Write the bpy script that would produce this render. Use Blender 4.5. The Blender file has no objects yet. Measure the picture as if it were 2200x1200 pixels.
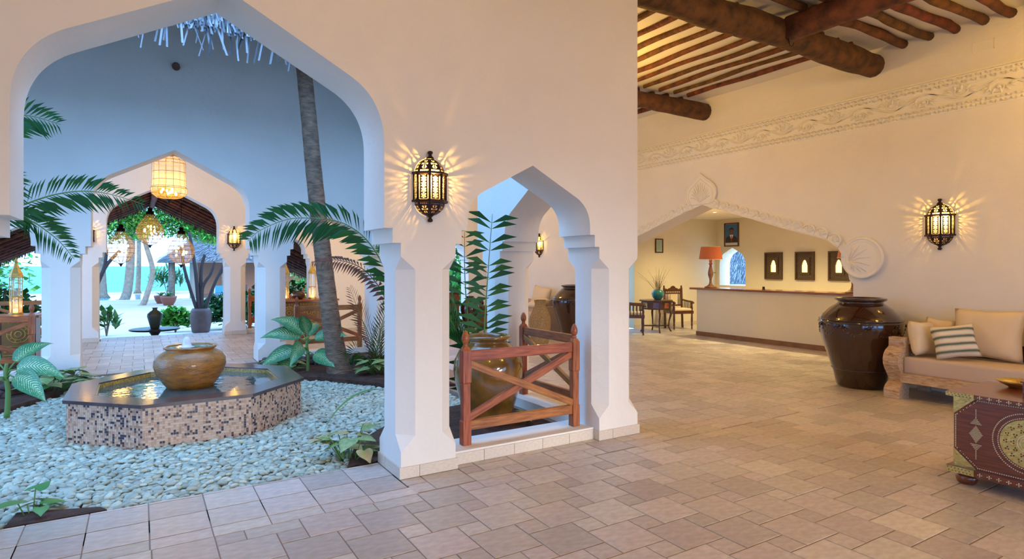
import bpy, bmesh, math, random
from mathutils import Vector, Matrix
random.seed(7)
S = bpy.context.scene
COL = S.collection
PI = math.pi
# ------------------------------------------------------------------ camera, sky, exposure
cam = bpy.data.cameras.new('camera'); camo = bpy.data.objects.new('camera', cam); COL.objects.link(camo)
camo.location = (0, 0, 1.55); camo.rotation_euler = (PI/2, 0, math.radians(-31.6))
cam.sensor_fit = 'HORIZONTAL'; cam.sensor_width = 36; cam.lens = 1298/2200*36; cam.shift_y = -30/2200
cam.clip_start = 0.02; cam.clip_end = 3000
S.camera = camo
S.view_settings.view_transform = 'Standard'; S.view_settings.look = 'None'
S.view_settings.gamma = 1; S.view_settings.use_curve_mapping = False
S.view_settings.exposure = 0.06
W = bpy.data.worlds.new('dusk_sky'); S.world = W; W.use_nodes = True
wb = W.node_tree.nodes['Background']
wb.inputs[0].default_value = (0.25, 0.53, 1.0, 1); wb.inputs[1].default_value = 5.8
def sun_light():
    l = bpy.data.lights.new('evening_sun', 'SUN'); l.energy = 2.1; l.angle = math.radians(17); l.color = (1.0, .93, .86)
    o = bpy.data.objects.new('evening_sun', l); COL.objects.link(o)
    o.rotation_euler = (math.radians(85), 0, math.radians(8))
sun_light()

# ------------------------------------------------------------------ mesh builder
class MB:
    def __init__(s): s.v=[]; s.f=[]; s.m=[]; s.s=[]; s.uv={}
    def add(s, vs, fs, mat=0, smooth=False, uv=None):
        b=len(s.v); s.v.extend([tuple(p) for p in vs])
        if uv:
            for i,u in enumerate(uv): s.uv[b+i]=u
        for f in fs: s.f.append(tuple(b+i for i in f)); s.m.append(mat); s.s.append(smooth)
    def box(s,x0,x1,y0,y1,z0,z1,mat=0,skip=()):
        vs=[(x0,y0,z0),(x1,y0,z0),(x1,y1,z0),(x0,y1,z0),(x0,y0,z1),(x1,y0,z1),(x1,y1,z1),(x0,y1,z1)]
        fs={'b':(3,2,1,0),'t':(4,5,6,7),'f':(0,1,5,4),'r':(1,2,6,5),'k':(2,3,7,6),'l':(3,0,4,7)}
        s.add(vs,[fs[k] for k in fs if k not in skip],mat)
    def lathe(s,prof,n=24,c=(0,0,0),mat=0,smooth=True,a0=0,a1=2*PI,caps=False):
        full=abs(a1-a0-2*PI)<1e-6; m=n if full else n+1; vs=[]
        for r,z in prof:
            for i in range(m):
                a=a0+(a1-a0)*i/n; vs.append((c[0]+r*math.cos(a),c[1]+r*math.sin(a),c[2]+z))
        fs=[]
        for j in range(len(prof)-1):
            for i in range(n):
                k=(i+1)%m if full else i+1
                fs.append((j*m+i,j*m+k,(j+1)*m+k,(j+1)*m+i))
        s.add(vs,fs,mat,smooth)
        if caps:
            for j,flip in ((0,True),(len(prof)-1,False)):
                idx=[j*m+i for i in range(m)]
                if prof[j][0]>1e-5:
                    b=len(s.v)-len(vs); f=[b+i for i in idx]; s.f.append(tuple(reversed(f)) if flip else tuple(f)); s.m.append(mat); s.s.append(False)
    def tube(s,pts,rad,n=8,mat=0,smooth=True,caps=True):
        pts=[Vector(p) for p in pts]
        if not hasattr(rad,'__len__'): rad=[rad]*len(pts)
        vs=[]; prev=None
        for i,p in enumerate(pts):
            t=(pts[min(i+1,len(pts)-1)]-pts[max(i-1,0)])
            if t.length<1e-9: t=Vector((0,0,1))
            t.normalize()
            if prev is None:
                a=Vector((0,0,1)) if abs(t.z)<.9 else Vector((1,0,0)); u=t.cross(a).normalized()
            else:
                u=prev-t*prev.dot(t)
                if u.length<1e-6: u=t.orthogonal()
                u.normalize()
            prev=u; w=t.cross(u)
            for k in range(n):
                a=2*PI*k/n; q=p+(u*math.cos(a)+w*math.sin(a))*rad[i]; vs.append(q)
        fs=[]
        for i in range(len(pts)-1):
            for k in range(n):
                l=(k+1)%n; fs.append((i*n+k,i*n+l,(i+1)*n+l,(i+1)*n+k))
        s.add(vs,fs,mat,smooth)
        if caps:
            b=len(s.v)-len(vs)
            s.f.append(tuple(b+k for k in reversed(range(n)))); s.m.append(mat); s.s.append(False)
            e=b+(len(pts)-1)*n; s.f.append(tuple(e+k for k in range(n))); s.m.append(mat); s.s.append(False)
    def obox(s,p,q,w,h,up=(0,0,1),mat=0):
        p=Vector(p);q=Vector(q);t=(q-p).normalized();up=Vector(up);a=t.cross(up)
        if a.length<1e-6: a=t.orthogonal()
        a.normalize();b=a.cross(t).normalized();a=a*w/2;b=b*h/2
        vs=[p-a-b,p+a-b,p+a+b,p-a+b,q-a-b,q+a-b,q+a+b,q-a+b]
        s.add(vs,[(0,1,2,3),(7,6,5,4),(0,4,5,1),(1,5,6,2),(2,6,7,3),(3,7,4,0)],mat)
    def ell(s,c,r,n=8,k=5,mat=0,M=None,smooth=True):
        vs=[];c=Vector(c)
        def tr(p):
            p=Vector(p)
            if M is not None: p=M@p
            return c+p
        vs.append(tr((0,0,-r[2])))
        for j in range(1,k):
            b=-PI/2+PI*j/k
            for i in range(n):
                a=2*PI*i/n; vs.append(tr((r[0]*math.cos(b)*math.cos(a),r[1]*math.cos(b)*math.sin(a),r[2]*math.sin(b))))
        vs.append(tr((0,0,r[2]))); fs=[]
        for i in range(n): fs.append((0,1+(i+1)%n,1+i))
        for j in range(k-2):
            for i in range(n):
                l=(i+1)%n; fs.append((1+j*n+i,1+j*n+l,1+(j+1)*n+l,1+(j+1)*n+i))
        t=len(vs)-1;b=1+(k-2)*n
        for i in range(n): fs.append((t,b+i,b+(i+1)%n))
        s.add(vs,fs,mat,smooth)
    def prism(s,poly,axis,a,b,mat=0):
        # polygon (u,v) extruded along axis: 'x' -> (y,z), 'y' -> (x,z), 'z' -> (x,y)
        def P(u,v,w): return {'x':(w,u,v),'y':(u,w,v),'z':(u,v,w)}[axis]
        n=len(poly); vs=[P(u,v,a) for u,v in poly]+[P(u,v,b) for u,v in poly]
        fs=[tuple(range(n)),tuple(reversed(range(n,2*n)))]+[(i,i+n,(i+1)%n+n,(i+1)%n) for i in range(n)]
        s.add(vs,fs,mat)
    def mesh(s,name,mats):
        me=bpy.data.meshes.new(name); me.from_pydata(s.v,[],s.f)
        for m in (mats if isinstance(mats,(list,tuple)) else [mats]): me.materials.append(m)
        me.polygons.foreach_set('material_index',s.m); me.polygons.foreach_set('use_smooth',s.s)
        if s.uv:
            ul=me.uv_layers.new(name='UVMap'); buf=[0.0]*(2*len(me.loops))
            vi=[0]*len(me.loops); me.loops.foreach_get('vertex_index',vi)
            for i,k in enumerate(vi):
                u=s.uv.get(k,(0,0)); buf[2*i]=u[0]; buf[2*i+1]=u[1]
            ul.data.foreach_set('uv',buf)
        me.update(); return me
    def build(s,name,mats,parent=None,recalc=False):
        me=s.mesh(name,mats)
        if recalc:
            bm=bmesh.new(); bm.from_mesh(me); bmesh.ops.recalc_face_normals(bm,faces=bm.faces); bm.to_mesh(me); bm.free()
        o=bpy.data.objects.new(name,me); COL.objects.link(o)
        if parent is not None: o.parent=parent
        return o
def tag(o,label=None,cat=None,group=None,kind=None):
    if label: o['label']=label
    if cat: o['category']=cat
    if group: o['group']=group
    if kind: o['kind']=kind
    return o
def thing(name,label,cat,loc=(0,0,0),rz=0,group=None):
    o=bpy.data.objects.new(name,None); COL.objects.link(o); o.location=loc; o.rotation_euler=(0,0,rz); o.empty_display_size=.1
    return tag(o,label,cat,group)
def struct(o): o['kind']='structure'; return o
def copy_obj(o,parent=None):
    c=o.copy(); COL.objects.link(c); c.parent=parent; return c
def copy_tree(root,loc,rz,label,group=None):
    r=copy_obj(root); r.location=loc; r.rotation_euler=(0,0,rz); r['label']=label
    if group: r['group']=group
    for ch in list(root.children):
        c=copy_obj(ch,r)
        for g in list(ch.children): copy_obj(g,c)
    return r
def bar(name,p,q,w,h,mat,parent,up=(0,0,1),bev=0.004):
    """a length of timber: its mesh runs along local X so that the grain follows it"""
    p=Vector(p);q=Vector(q);L=(q-p).length;t=(q-p)/L;up=Vector(up);y=up.cross(t)
    if y.length<1e-6: y=Vector((0,1,0)).cross(t)
    y.normalize();z=t.cross(y)
    m=MB();b=min(bev,w/3,h/3)
    sec=[(-w/2+b,-h/2),(w/2-b,-h/2),(w/2,-h/2+b),(w/2,h/2-b),(w/2-b,h/2),(-w/2+b,h/2),(-w/2,h/2-b),(-w/2,-h/2+b)]
    m.prism(sec,'x',0,L)
    o=m.build(name,mat,parent)
    M=Matrix((t,y,z)).transposed().to_4x4(); M.translation=p; o.matrix_local=M
    return o
def bez(p0,p1,p2,n):
    return [((1-t)**2*p0[0]+2*t*(1-t)*p1[0]+t*t*p2[0],(1-t)**2*p0[1]+2*t*(1-t)*p1[1]+t*t*p2[1]) for t in [i/n for i in range(n+1)]]
def spline(pts,n=6):
    P=[Vector(p) for p in pts]; out=[]
    for i in range(len(P)-1):
        a=P[max(i-1,0)];b=P[i];c=P[i+1];d=P[min(i+2,len(P)-1)]
        for k in range(n):
            t=k/n; out.append(.5*((2*b)+(c-a)*t+(2*a-5*b+4*c-d)*t*t+(3*b-a-3*c+d)*t**3))
    out.append(P[-1]); return out
def point_light(loc,energy,color,size=.03,name='bulb_light',parent=None):
    l=bpy.data.lights.new(name,'POINT'); l.energy=energy; l.color=color; l.shadow_soft_size=size
    o=bpy.data.objects.new(name,l); COL.objects.link(o); o.location=loc
    if parent is not None: o.parent=parent
    return o

# ------------------------------------------------------------------ materials
def newmat(name):
    m=bpy.data.materials.new(name); m.use_nodes=True; nt=m.node_tree; return m,nt,nt.nodes['Principled BSDF']
def mat(name,col,rough=.6,metal=0,bump=0,bscale=40,var=0,vscale=6,coat=0,spec=.5,stretch=None,col2=None,island=0,objr=0,emit=None,estr=0,trans=0,detail=4,sss=0):
    m,nt,b=newmat(name); N=nt.nodes; L=nt.links
    b.inputs['Base Color'].default_value=(*col,1); b.inputs['Roughness'].default_value=rough; b.inputs['Metallic'].default_value=metal
    b.inputs['Specular IOR Level'].default_value=spec; b.inputs['Coat Weight'].default_value=coat; b.inputs['Coat Roughness'].default_value=.06
    if trans: b.inputs['Transmission Weight'].default_value=trans
    if emit: b.inputs['Emission Color'].default_value=(*emit,1); b.inputs['Emission Strength'].default_value=estr
    tc=N.new('ShaderNodeTexCoord'); src=tc.outputs['Object']
    if stretch:
        mp=N.new('ShaderNodeMapping'); mp.inputs['Scale'].default_value=stretch; L.new(src,mp.inputs[0]); src=mp.outputs[0]
    cur=None
    if var or col2:
        n=N.new('ShaderNodeTexNoise'); n.inputs['Scale'].default_value=vscale; n.inputs['Detail'].default_value=detail; L.new(src,n.inputs['Vector'])
        r=N.new('ShaderNodeValToRGB'); r.color_ramp.elements[0].position=.32; r.color_ramp.elements[1].position=.68
        c2=col2 if col2 else tuple(max(0,c*(1-var)) for c in col)
        r.color_ramp.elements[0].color=(*c2,1); r.color_ramp.elements[1].color=(*col,1); L.new(n.outputs['Fac'],r.inputs['Fac']); cur=r.outputs['Color']
    if island or objr:
        h=N.new('ShaderNodeHueSaturation')
        if cur: L.new(cur,h.inputs['Color'])
        else: h.inputs['Color'].default_value=(*col,1)
        g=N.new('ShaderNodeNewGeometry') if island else None; oi=N.new('ShaderNodeObjectInfo') if objr else None
        if island and objr:
            ad=N.new('ShaderNodeMath'); ad.operation='ADD'; L.new(g.outputs['Random Per Island'],ad.inputs[0]); L.new(oi.outputs['Random'],ad.inputs[1])
            fr=N.new('ShaderNodeMath'); fr.operation='FRACT'; L.new(ad.outputs[0],fr.inputs[0]); rnd=fr.outputs[0]
        else: rnd=(g.outputs['Random Per Island'] if island else oi.outputs['Random'])
        amt=island or objr
        mr=N.new('ShaderNodeMapRange'); mr.inputs['To Min'].default_value=1-amt; mr.inputs['To Max'].default_value=1+amt*.6; L.new(rnd,mr.inputs['Value']); L.new(mr.outputs[0],h.inputs['Value'])
        m2=N.new('ShaderNodeMath'); m2.operation='MULTIPLY'; m2.inputs[1].default_value=7.31; L.new(rnd,m2.inputs[0]); f2=N.new('ShaderNodeMath'); f2.operation='FRACT'; L.new(m2.outputs[0],f2.inputs[0])
        m3=N.new('ShaderNodeMapRange'); m3.inputs['To Min'].default_value=.5-.05*min(1,amt*3); m3.inputs['To Max'].default_value=.5+.03*min(1,amt*3); L.new(f2.outputs[0],m3.inputs['Value']); L.new(m3.outputs[0],h.inputs['Hue'])
        cur=h.outputs['Color']
    if cur: L.new(cur,b.inputs['Base Color'])
    if bump:
        n2=N.new('ShaderNodeTexNoise'); n2.inputs['Scale'].default_value=bscale; n2.inputs['Detail'].default_value=3; L.new(src,n2.inputs['Vector'])
        bp=N.new('ShaderNodeBump'); bp.inputs['Strength'].default_value=bump; bp.inputs['Distance'].default_value=.02; L.new(n2.outputs['Fac'],bp.inputs['Height']); L.new(bp.outputs[0],b.inputs['Normal'])
    return m
def emis(name,col,s):
    m,nt,b=newmat(name); b.inputs['Base Color'].default_value=(*col,1); b.inputs['Emission Color'].default_value=(*col,1); b.inputs['Emission Strength'].default_value=s; return m
PLASTER=mat('white_plaster',(.86,.83,.79),.85,bump=.22,bscale=14,var=.04,vscale=2)
PLASTER_Y=mat('cream_plaster',(.86,.78,.58),.85,bump=.15,bscale=14,var=.04,vscale=2)
CARVED=mat('carved_plaster',(.88,.85,.80),.8,bump=.1,bscale=30)
TILE=mat('travertine_tile',(.66,.59,.535),.36,var=.0,col2=(.50,.435,.39),vscale=13,stretch=(1,2.2,1),detail=10,bump=.06,bscale=30,island=.2,objr=.2,spec=.5)
SKIRT=mat('travertine_skirting',(.78,.70,.60),.4,col2=(.68,.58,.48),vscale=10,objr=.06)
GROUT=mat('grout',(.36,.24,.18),.9)
PEB=mat('pale_green_pebble',(.52,.585,.49),.55,var=.12,vscale=25,island=.32,objr=.32,bump=.05,bscale=60)
SOIL=mat('red_soil',(.10,.045,.03),.95,bump=1,bscale=30,var=.6,vscale=9)
GRAVEL=mat('dark_gravel',(.16,.18,.17),.9,bump=.5,bscale=40)  # dark gravel bed under the pebbles
LAVA=mat('lava_stone',(.12,.085,.08),.9,bump=.8,bscale=30,island=.5)
WOOD=mat('red_hardwood',(.47,.165,.045),.42,col2=(.20,.055,.016),vscale=5,stretch=(1.2,14,14),detail=6,coat=.08,bump=.05,bscale=20,objr=.12)
DWOOD=mat('dark_hardwood',(.12,.035,.018),.35,col2=(.05,.016,.01),vscale=5,stretch=(1.2,12,12),coat=.3)
LOG=mat('rough_log',(.19,.065,.026),.75,col2=(.05,.018,.01),vscale=7,stretch=(1,1,1),detail=7,bump=.9,bscale=24,objr=.2)
CHESTW=mat('chest_hardwood',(.23,.048,.014),.3,col2=(.11,.022,.009),vscale=5,stretch=(8,1.2,14),coat=.4)
SOFAW=mat('whitewashed_wood',(.68,.55,.42),.75,col2=(.44,.24,.11),vscale=6,stretch=(9,2,9),detail=8,bump=.3,bscale=30)
BRASS=mat('hammered_brass',(.66,.50,.17),.36,metal=.9,bump=.25,bscale=50,var=.25,vscale=20)
STUD=mat('brass_stud',(.90,.82,.58),.28,metal=.75)
DMETAL=mat('dark_bronze',(.035,.018,.02),.45,metal=.6,bump=.1,bscale=60)
BLACK=mat('black_metal',(.015,.013,.013),.4,metal=.3)
JARD=mat('dark_brown_glaze',(.045,.013,.009),.12,var=.4,vscale=5,coat=.8,bump=.12,bscale=22)
JARA=mat('amber_glaze',(.28,.12,.018),.14,col2=(.10,.05,.015),vscale=4,coat=.9,bump=.1,bscale=18)
URNM=mat('ochre_glaze',(.42,.16,.02),.22,col2=(.20,.085,.022),vscale=9,stretch=(1,1,3),coat=.35,bump=.5,bscale=34)
SLATE=mat('dark_slate',(.085,.06,.065),.16,col2=(.05,.04,.045),vscale=6,bump=.03,bscale=20)
WATER=mat('basin_water',(.05,.09,.09),.05,bump=.16,bscale=9,spec=.9)
CLOTH=mat('beige_cushion_cloth',(.80,.65,.45),.85,bump=.2,bscale=160,var=.06,vscale=3)
CLOTHS=mat('taupe_seat_cloth',(.64,.52,.45),.8,bump=.2,bscale=140,var=.06,vscale=3)
SAND=mat('pale_sand',(.62,.46,.36),.95,var=.12,vscale=.6,bump=.3,bscale=3)
PALE=mat('pale_terrace',(.62,.57,.53),.6)
SEA=mat('turquoise_sea',(.12,.40,.40),.6,spec=.1,var=.25,vscale=.08,bump=.2,bscale=1)
POOL=mat('pool_water',(.08,.48,.62),.1)
BARK=mat('grey_bark',(.40,.28,.20),.9,var=.4,vscale=5,bump=.6,bscale=12)
TRUNK=mat('palm_trunk_bark',(.27,.17,.11),.9,col2=(.11,.07,.05),vscale=9,stretch=(1,1,2.5),bump=.7,bscale=26)
PRING=mat('palm_ring_scar',(.30,.21,.15),.9)
LEAF=mat('leaf_green',(.06,.24,.05),.4,island=.35,objr=.1,spec=.4)
LEAFD=mat('dark_leaf_green',(.02,.105,.03),.55,island=.3,spec=.2)
FEATHER=mat('bright_foliage',(.10,.40,.06),.6,island=.5,spec=.2)
CALAD=mat('pale_variegated_leaf',(.30,.42,.18),.45,col2=(.10,.26,.07),vscale=30,island=.25)
PINKL=mat('pinkish_leaf',(.55,.40,.20),.5,col2=(.34,.40,.10),vscale=20,island=.2)
DRYL=mat('dry_brown_leaf',(.20,.09,.06),.7,island=.3)
STEM=mat('green_stem',(.10,.22,.05),.5)
THATCHB=mat('weathered_thatch',(.30,.30,.33),.9,island=.85)
THATCHD=mat('brown_thatch',(.13,.065,.04),.9,island=.5,bump=.5,bscale=40)
THATCHU=mat('thatch_underside',(.10,.05,.032),.95,var=.5,vscale=14,bump=1,bscale=30)
BULB=emis('warm_bulb',(1,.62,.18),12)
CANDLE=emis('candle_glow',(1,.42,.06),9)
WIRE=mat('brass_wire',(.30,.19,.08),.5,metal=.6)
def glassmat(name,col,alpha=.25,em=0):
    m,nt,b=newmat(name); b.inputs['Base Color'].default_value=(*col,1); b.inputs['Roughness'].default_value=.15; b.inputs['Alpha'].default_value=alpha
    if em: b.inputs['Emission Color'].default_value=(1,.7,.3,1); b.inputs['Emission Strength'].default_value=em
    return m
GAUZE=glassmat('lamp_gauze',(.8,.62,.32),.13,0)
PANE=glassmat('lantern_glass',(.8,.85,.85),.22)
def leafmat():
    m,nt,b=newmat('variegated_leaf'); N=nt.nodes; L=nt.links
    uv=N.new('ShaderNodeUVMap'); sp=N.new('ShaderNodeSeparateXYZ'); L.new(uv.outputs[0],sp.inputs[0])
    ab=N.new('ShaderNodeMath'); ab.operation='ABSOLUTE'; L.new(sp.outputs['Y'],ab.inputs[0])
    mu=N.new('ShaderNodeMath'); mu.operation='MULTIPLY'; mu.inputs[1].default_value=-.28; L.new(ab.outputs[0],mu.inputs[0])
    ad=N.new('ShaderNodeMath'); ad.operation='ADD'; L.new(sp.outputs['X'],ad.inputs[0]); L.new(mu.outputs[0],ad.inputs[1])
    fr=N.new('ShaderNodeMath'); fr.operation='MULTIPLY'; fr.inputs[1].default_value=95; L.new(ad.outputs[0],fr.inputs[0])
    si=N.new('ShaderNodeMath'); si.operation='SINE'; L.new(fr.outputs[0],si.inputs[0])
    no=N.new('ShaderNodeTexNoise'); no.inputs['Scale'].default_value=9; L.new(uv.outputs[0],no.inputs['Vector'])
    sm=N.new('ShaderNodeMath'); sm.operation='MULTIPLY_ADD'; sm.inputs[1].default_value=2.4; L.new(no.outputs['Fac'],sm.inputs[0]); L.new(si.outputs[0],sm.inputs[2])
    e=N.new('ShaderNodeMath'); e.operation='MULTIPLY_ADD'; e.inputs[1].default_value=-1.1; L.new(ab.outputs[0],e.inputs[0]); L.new(sm.outputs[0],e.inputs[2])
    r=N.new('ShaderNodeValToRGB'); r.color_ramp.elements[0].position=.62; r.color_ramp.elements[1].position=.95
    dv=N.new('ShaderNodeMath'); dv.operation='DIVIDE'; dv.inputs[1].default_value=2.0; L.new(e.outputs[0],dv.inputs[0])
    r.color_ramp.elements[0].color=(.03,.19,.07,1); r.color_ramp.elements[1].color=(.50,.66,.34,1); L.new(dv.outputs[0],r.inputs['Fac']); L.new(r.outputs[0],b.inputs['Base Color'])
    b.inputs['Roughness'].default_value=.4; return m
VLEAF=leafmat()
MOS=[mat('mosaic_'+n,c,.22,spec=.6) for n,c in (('beige',(.52,.36,.27)),('rose',(.45,.28,.22)),('tan',(.58,.42,.32)),('navy',(.035,.03,.06)),('brown',(.10,.045,.04)),('umber',(.36,.22,.15)))]
MGROUT=mat('mosaic_grout',(.55,.46,.40),.9)
# ------------------------------------------------------------------ the arcaded walls
HW=4.43
def arch(e0,e1,big,z0=1.615):
    st=.063 if big else .052
    a=e0+2*st; b=e1-2*st; c=(a+b)/2; w=(b-a)/2
    if big: crv=bez((w,2.42),(w,2.74),(w*.75,2.875),14); apex=3.29
    else: crv=bez((w,1.88),(w,2.07),(w*.70,2.152),12); apex=2.375
    L=[(e0,z0),(e0,1.714),(e0+st,1.714),(e0+st,1.82),(a,1.82)]
    L+=[(c-x,z) for x,z in crv]+[(c,apex)]
    R=[(2*c-s,z) for s,z in reversed(L[:-1])]
    return L+R
def arcade(name,axis,samples,d0,d1,H,mats=PLASTER):
    m=MB()
    def P(s,d,z): return (s,d,z) if axis=='x' else (d,s,z)
    for (s0,z0),(s1,z1) in zip(samples,samples[1:]):
        if abs(s0-s1)<1e-6 and abs(z0-z1)<1e-6: continue
        m.add([P(s0,d0,z0),P(s1,d0,z1),P(s1,d1,z1),P(s0,d1,z0)],[(0,1,2,3)])
        if s1-s0>1e-6:
            m.add([P(s0,d0,z0),P(s1,d0,z1),P(s1,d0,H),P(s0,d0,H)],[(0,1,2,3)])
            m.add([P(s0,d1,z0),P(s1,d1,z1),P(s1,d1,H),P(s0,d1,H)],[(3,2,1,0)])
    (a,za),(b,zb)=samples[0],samples[-1]
    m.add([P(a,d0,H),P(b,d0,H),P(b,d1,H),P(a,d1,H)],[(3,2,1,0)])
    m.add([P(a,d0,za),P(a,d1,za),P(a,d1,H),P(a,d0,H)],[(0,1,2,3)])
    m.add([P(b,d0,zb),P(b,d1,zb),P(b,d1,H),P(b,d0,H)],[(3,2,1,0)])
    me=m.mesh(name,mats); bm=bmesh.new(); bm.from_mesh(me)
    bmesh.ops.remove_doubles(bm,verts=bm.verts,dist=1e-5); bmesh.ops.recalc_face_normals(bm,faces=bm.faces); bm.to_mesh(me); bm.free()
    o=bpy.data.objects.new(name,me); COL.objects.link(o); return struct(o)
SKN=MB(); SKN.box(-.5,.5,-.5,.5,0,1); SKN=SKN.mesh('skirting_tile',SKIRT)
def skirt(x0,x1,y0,y1,parent,h=.083):
    o=bpy.data.objects.new('skirting_tile',SKN); COL.objects.link(o); o.parent=parent
    o.location=((x0+x1)/2,(y0+y1)/2,0); o.scale=(x1-x0,y1-y0,h); return o
def pier(x0,x1,y0,y1,parent,sides='',c=.112,zt=1.615):
    m=MB(); rings=[(0,.0),(.19,.0),(.30,c),(1.52,c),(zt,.0)]; vs=[]
    for z,k in rings:
        k=max(k,.0005)
        vs+=[(x0+k,y0,z),(x1-k,y0,z),(x1,y0+k,z),(x1,y1-k,z),(x1-k,y1,z),(x0+k,y1,z),(x0,y1-k,z),(x0,y0+k,z)]
    fs=[]
    for j in range(len(rings)-1):
        for i in range(8): l=(i+1)%8; fs.append((j*8+i,j*8+l,(j+1)*8+l,(j+1)*8+i))
    fs+=[tuple(reversed(range(8))),tuple(32+i for i in range(8))]
    m.add(vs,fs); o=m.build('pier',PLASTER,parent)
    t=.014; g=.002
    for s in sides:
        if s in 'fk':
            n=2; cut=x0+(x1-x0)*(.32 if s=='f' else .6); ya,yb=(y0-t,y0) if s=='f' else (y1,y1+t)
            for a,b in ((x0-t,cut-g),(cut+g,x1+t)): skirt(a,b,ya,yb,parent)
        else:
            cut=y0+(y1-y0)*.66; xa,xb=(x0-t,x0) if s=='l' else (x1,x1+t)
            for a,b in ((y0,cut-g),(cut+g,y1)): skirt(xa,xb,a,b,parent)
    return o
XP=[(-3.035,-2.58),(-1.163,-.722),(1.612,2.053),(3.469,3.925)]
YP=[(4.16,4.62),(5.90,6.31),(8.71,9.12),(10.40,10.86)]
def run(P): return arch(P[0][1],P[1][0],False),arch(P[1][1],P[2][0],True),arch(P[2][1],P[3][0],False)
def full(P,end0=0,end1=0):
    a,b,c=run(P); return [(P[0][0]-end0,1.615)]+a+b+c+[(P[3][1]+end1,1.615)]
HC=5.28
wf=arcade('wall_front','x',full(XP),4.16,4.62,HC); tag(wf,'white arcade wall between the hall and the pebble courtyard','wall')
pier(-3.035,-2.58,4.16,4.62,wf,'f'); pier(-1.163,-.722,4.16,4.62,wf,'fr'); pier(1.612,2.053,4.16,4.62,wf,'fl'); pier(3.469,3.925,4.16,4.62,wf,'flr')
a,b,c=run(YP)
wr=arcade('wall_courtyard_right','y',[(4.621,1.615)]+a+b+c+[(10.399,1.615)],3.469,3.925,HC); tag(wr,'white arcade wall along the right side of the courtyard','wall')
pier(3.469,3.925,5.90,6.31,wr,'r'); pier(3.469,3.925,8.71,9.12,wr,'r')
wl=arcade('wall_courtyard_left','y',[(4.621,1.615)]+a+b+c+[(10.399,1.615)],-3.035,-2.58,HC); tag(wl,'white arcade wall along the left side of the courtyard','wall')
pier(-3.035,-2.58,5.90,6.31,wl); pier(-3.035,-2.58,8.71,9.12,wl)
wbk=arcade('wall_courtyard_back','x',full(XP),10.40,10.86,HC); tag(wbk,'white arcade wall at the far end of the courtyard','wall')
for x0,x1 in XP: pier(x0,x1,10.40,10.86,wbk)
# log spout stub in the far courtyard wall
m=MB(); m.tube([(.457,10.34,4.52),(.457,10.41,4.56)],.055,10); m.build('log_stub',DWOOD,wbk)
# outer wall of the far corridor; the bays repeat to the right as far as the right hall wall
XO=XP+[(7.20,7.66)]
a,b,c=run(XP)
smp=[(-9.0,0),(-4.95,0)]+arch(-4.95,-3.035,False)+a+b+c+[(3.926,1.615),(3.926,0),(6.55,0)]+arch(6.55,7.75,False)+[(7.75,0),(8.399,0)]
wo=arcade('wall_outer_back','x',smp,14.9,15.36,HC); tag(wo,'warm lit outer arcade wall of the far corridor','wall')
for x0,x1 in XP: pier(x0,x1,14.9,15.36,wo,'fl' if x0>1 and x0<2 else 'f')
# kerbs under the small arches
def kerb(x0,x1,y0,y1,parent,face=None,h=.1):
    m=MB(); m.box(x0,x1,y0,y1,0,h); m.build('kerb',PLASTER,parent)
    if face:
        n=5
        for i in range(n):
            if face=='f': a=x0+(x1-x0)*i/n; skirt(a+.002,a+(x1-x0)/n-.002,y0-.014,y0,parent,h*.86)
            else: a=y0+(y1-y0)*i/n; skirt(x1,x1+.014,a+.002,a+(y1-y0)/n-.002,parent,h*.86)
kerb(2.055,3.467,4.235,4.56,wf,'f'); kerb(-2.578,-1.165,4.235,4.56,wf,'f')
kerb(3.53,3.86,4.63,5.89,wr,'r'); kerb(3.53,3.86,9.13,10.39,wr,'r')
kerb(2.055,3.467,10.44,10.80,wbk); kerb(-2.578,-1.165,10.44,10.80,wbk)
kerb(2.055,3.467,14.95,15.30,wo,'f'); kerb(-2.578,-1.165,14.95,15.30,wo,'f')

# ------------------------------------------------------------------ right wall of the hall with the reception arch
half=[(4.646,0),(4.646,1.292),(4.70,1.356)]+[(4.722,1.45),(4.763,1.615),(4.80,1.715),(4.862,1.813),(4.95,1.885),(5.067,1.94),(5.30,2.008),(5.579,2.085),(6.0,2.215),(6.407,2.347),(6.85,2.482)]
ac=7.285
smp=[(-2.2,0)]+half+[(ac,2.613)]+[(2*ac-s,z) for s,z in reversed(half)]+[(15.36,0)]
wrt=arcade('wall_right','y',smp,8.4,8.82,HW+.3); tag(wrt,'cream hall wall with carved frieze and reception arch','wall')
RX=13.35
# reception alcove walls
def back_wall():
    # back wall with an arched window: samples run along Y
    w0,w1=10.16,10.98; zb=1.02; c=(w0+w1)/2
    up=[(w0,1.60),(w0+.03,1.74),(w0+.12,1.86),(c,2.02)]
    smp=[(4.0,0),(w0,0)]; m=MB()
    P=lambda s,d,z:(d,s,z)
    d0,d1=RX,RX+.42
    m.box(d0,d1,4.0,w0,0,3.0); m.box(d0,d1,w1,11.6,0,3.0); m.box(d0,d1,w0,w1,0,zb)
    prof=up+[(2*c-s,z) for s,z in reversed(up[:-1])]
    for (s0,z0),(s1,z1) in zip(prof,prof[1:]):
        m.add([P(s0,d0,z0),P(s1,d0,z1),P(s1,d1,z1),P(s0,d1,z0)],[(0,1,2,3)])
        m.add([P(s0,d0,z0),P(s0,d0,3.0),P(s1,d0,3.0),P(s1,d0,z1)],[(0,1,2,3)])
        m.add([P(s0,d1,z0),P(s1,d1,z1),P(s1,d1,3.0),P(s0,d1,3.0)],[(0,1,2,3)])
    return m
o=struct(back_wall().build('wall_reception_back',PLASTER_Y,None,True)); tag(o,'cream rear wall of the reception alcove','wall')
m=MB(); D0,D1=9.25,10.36
m.box(8.82,D0,11.1,11.6,0,3.0); m.box(D1,RX,11.1,11.6,0,3.0); m.box(D0,D1,11.1,11.6,2.15,3.0)
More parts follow.
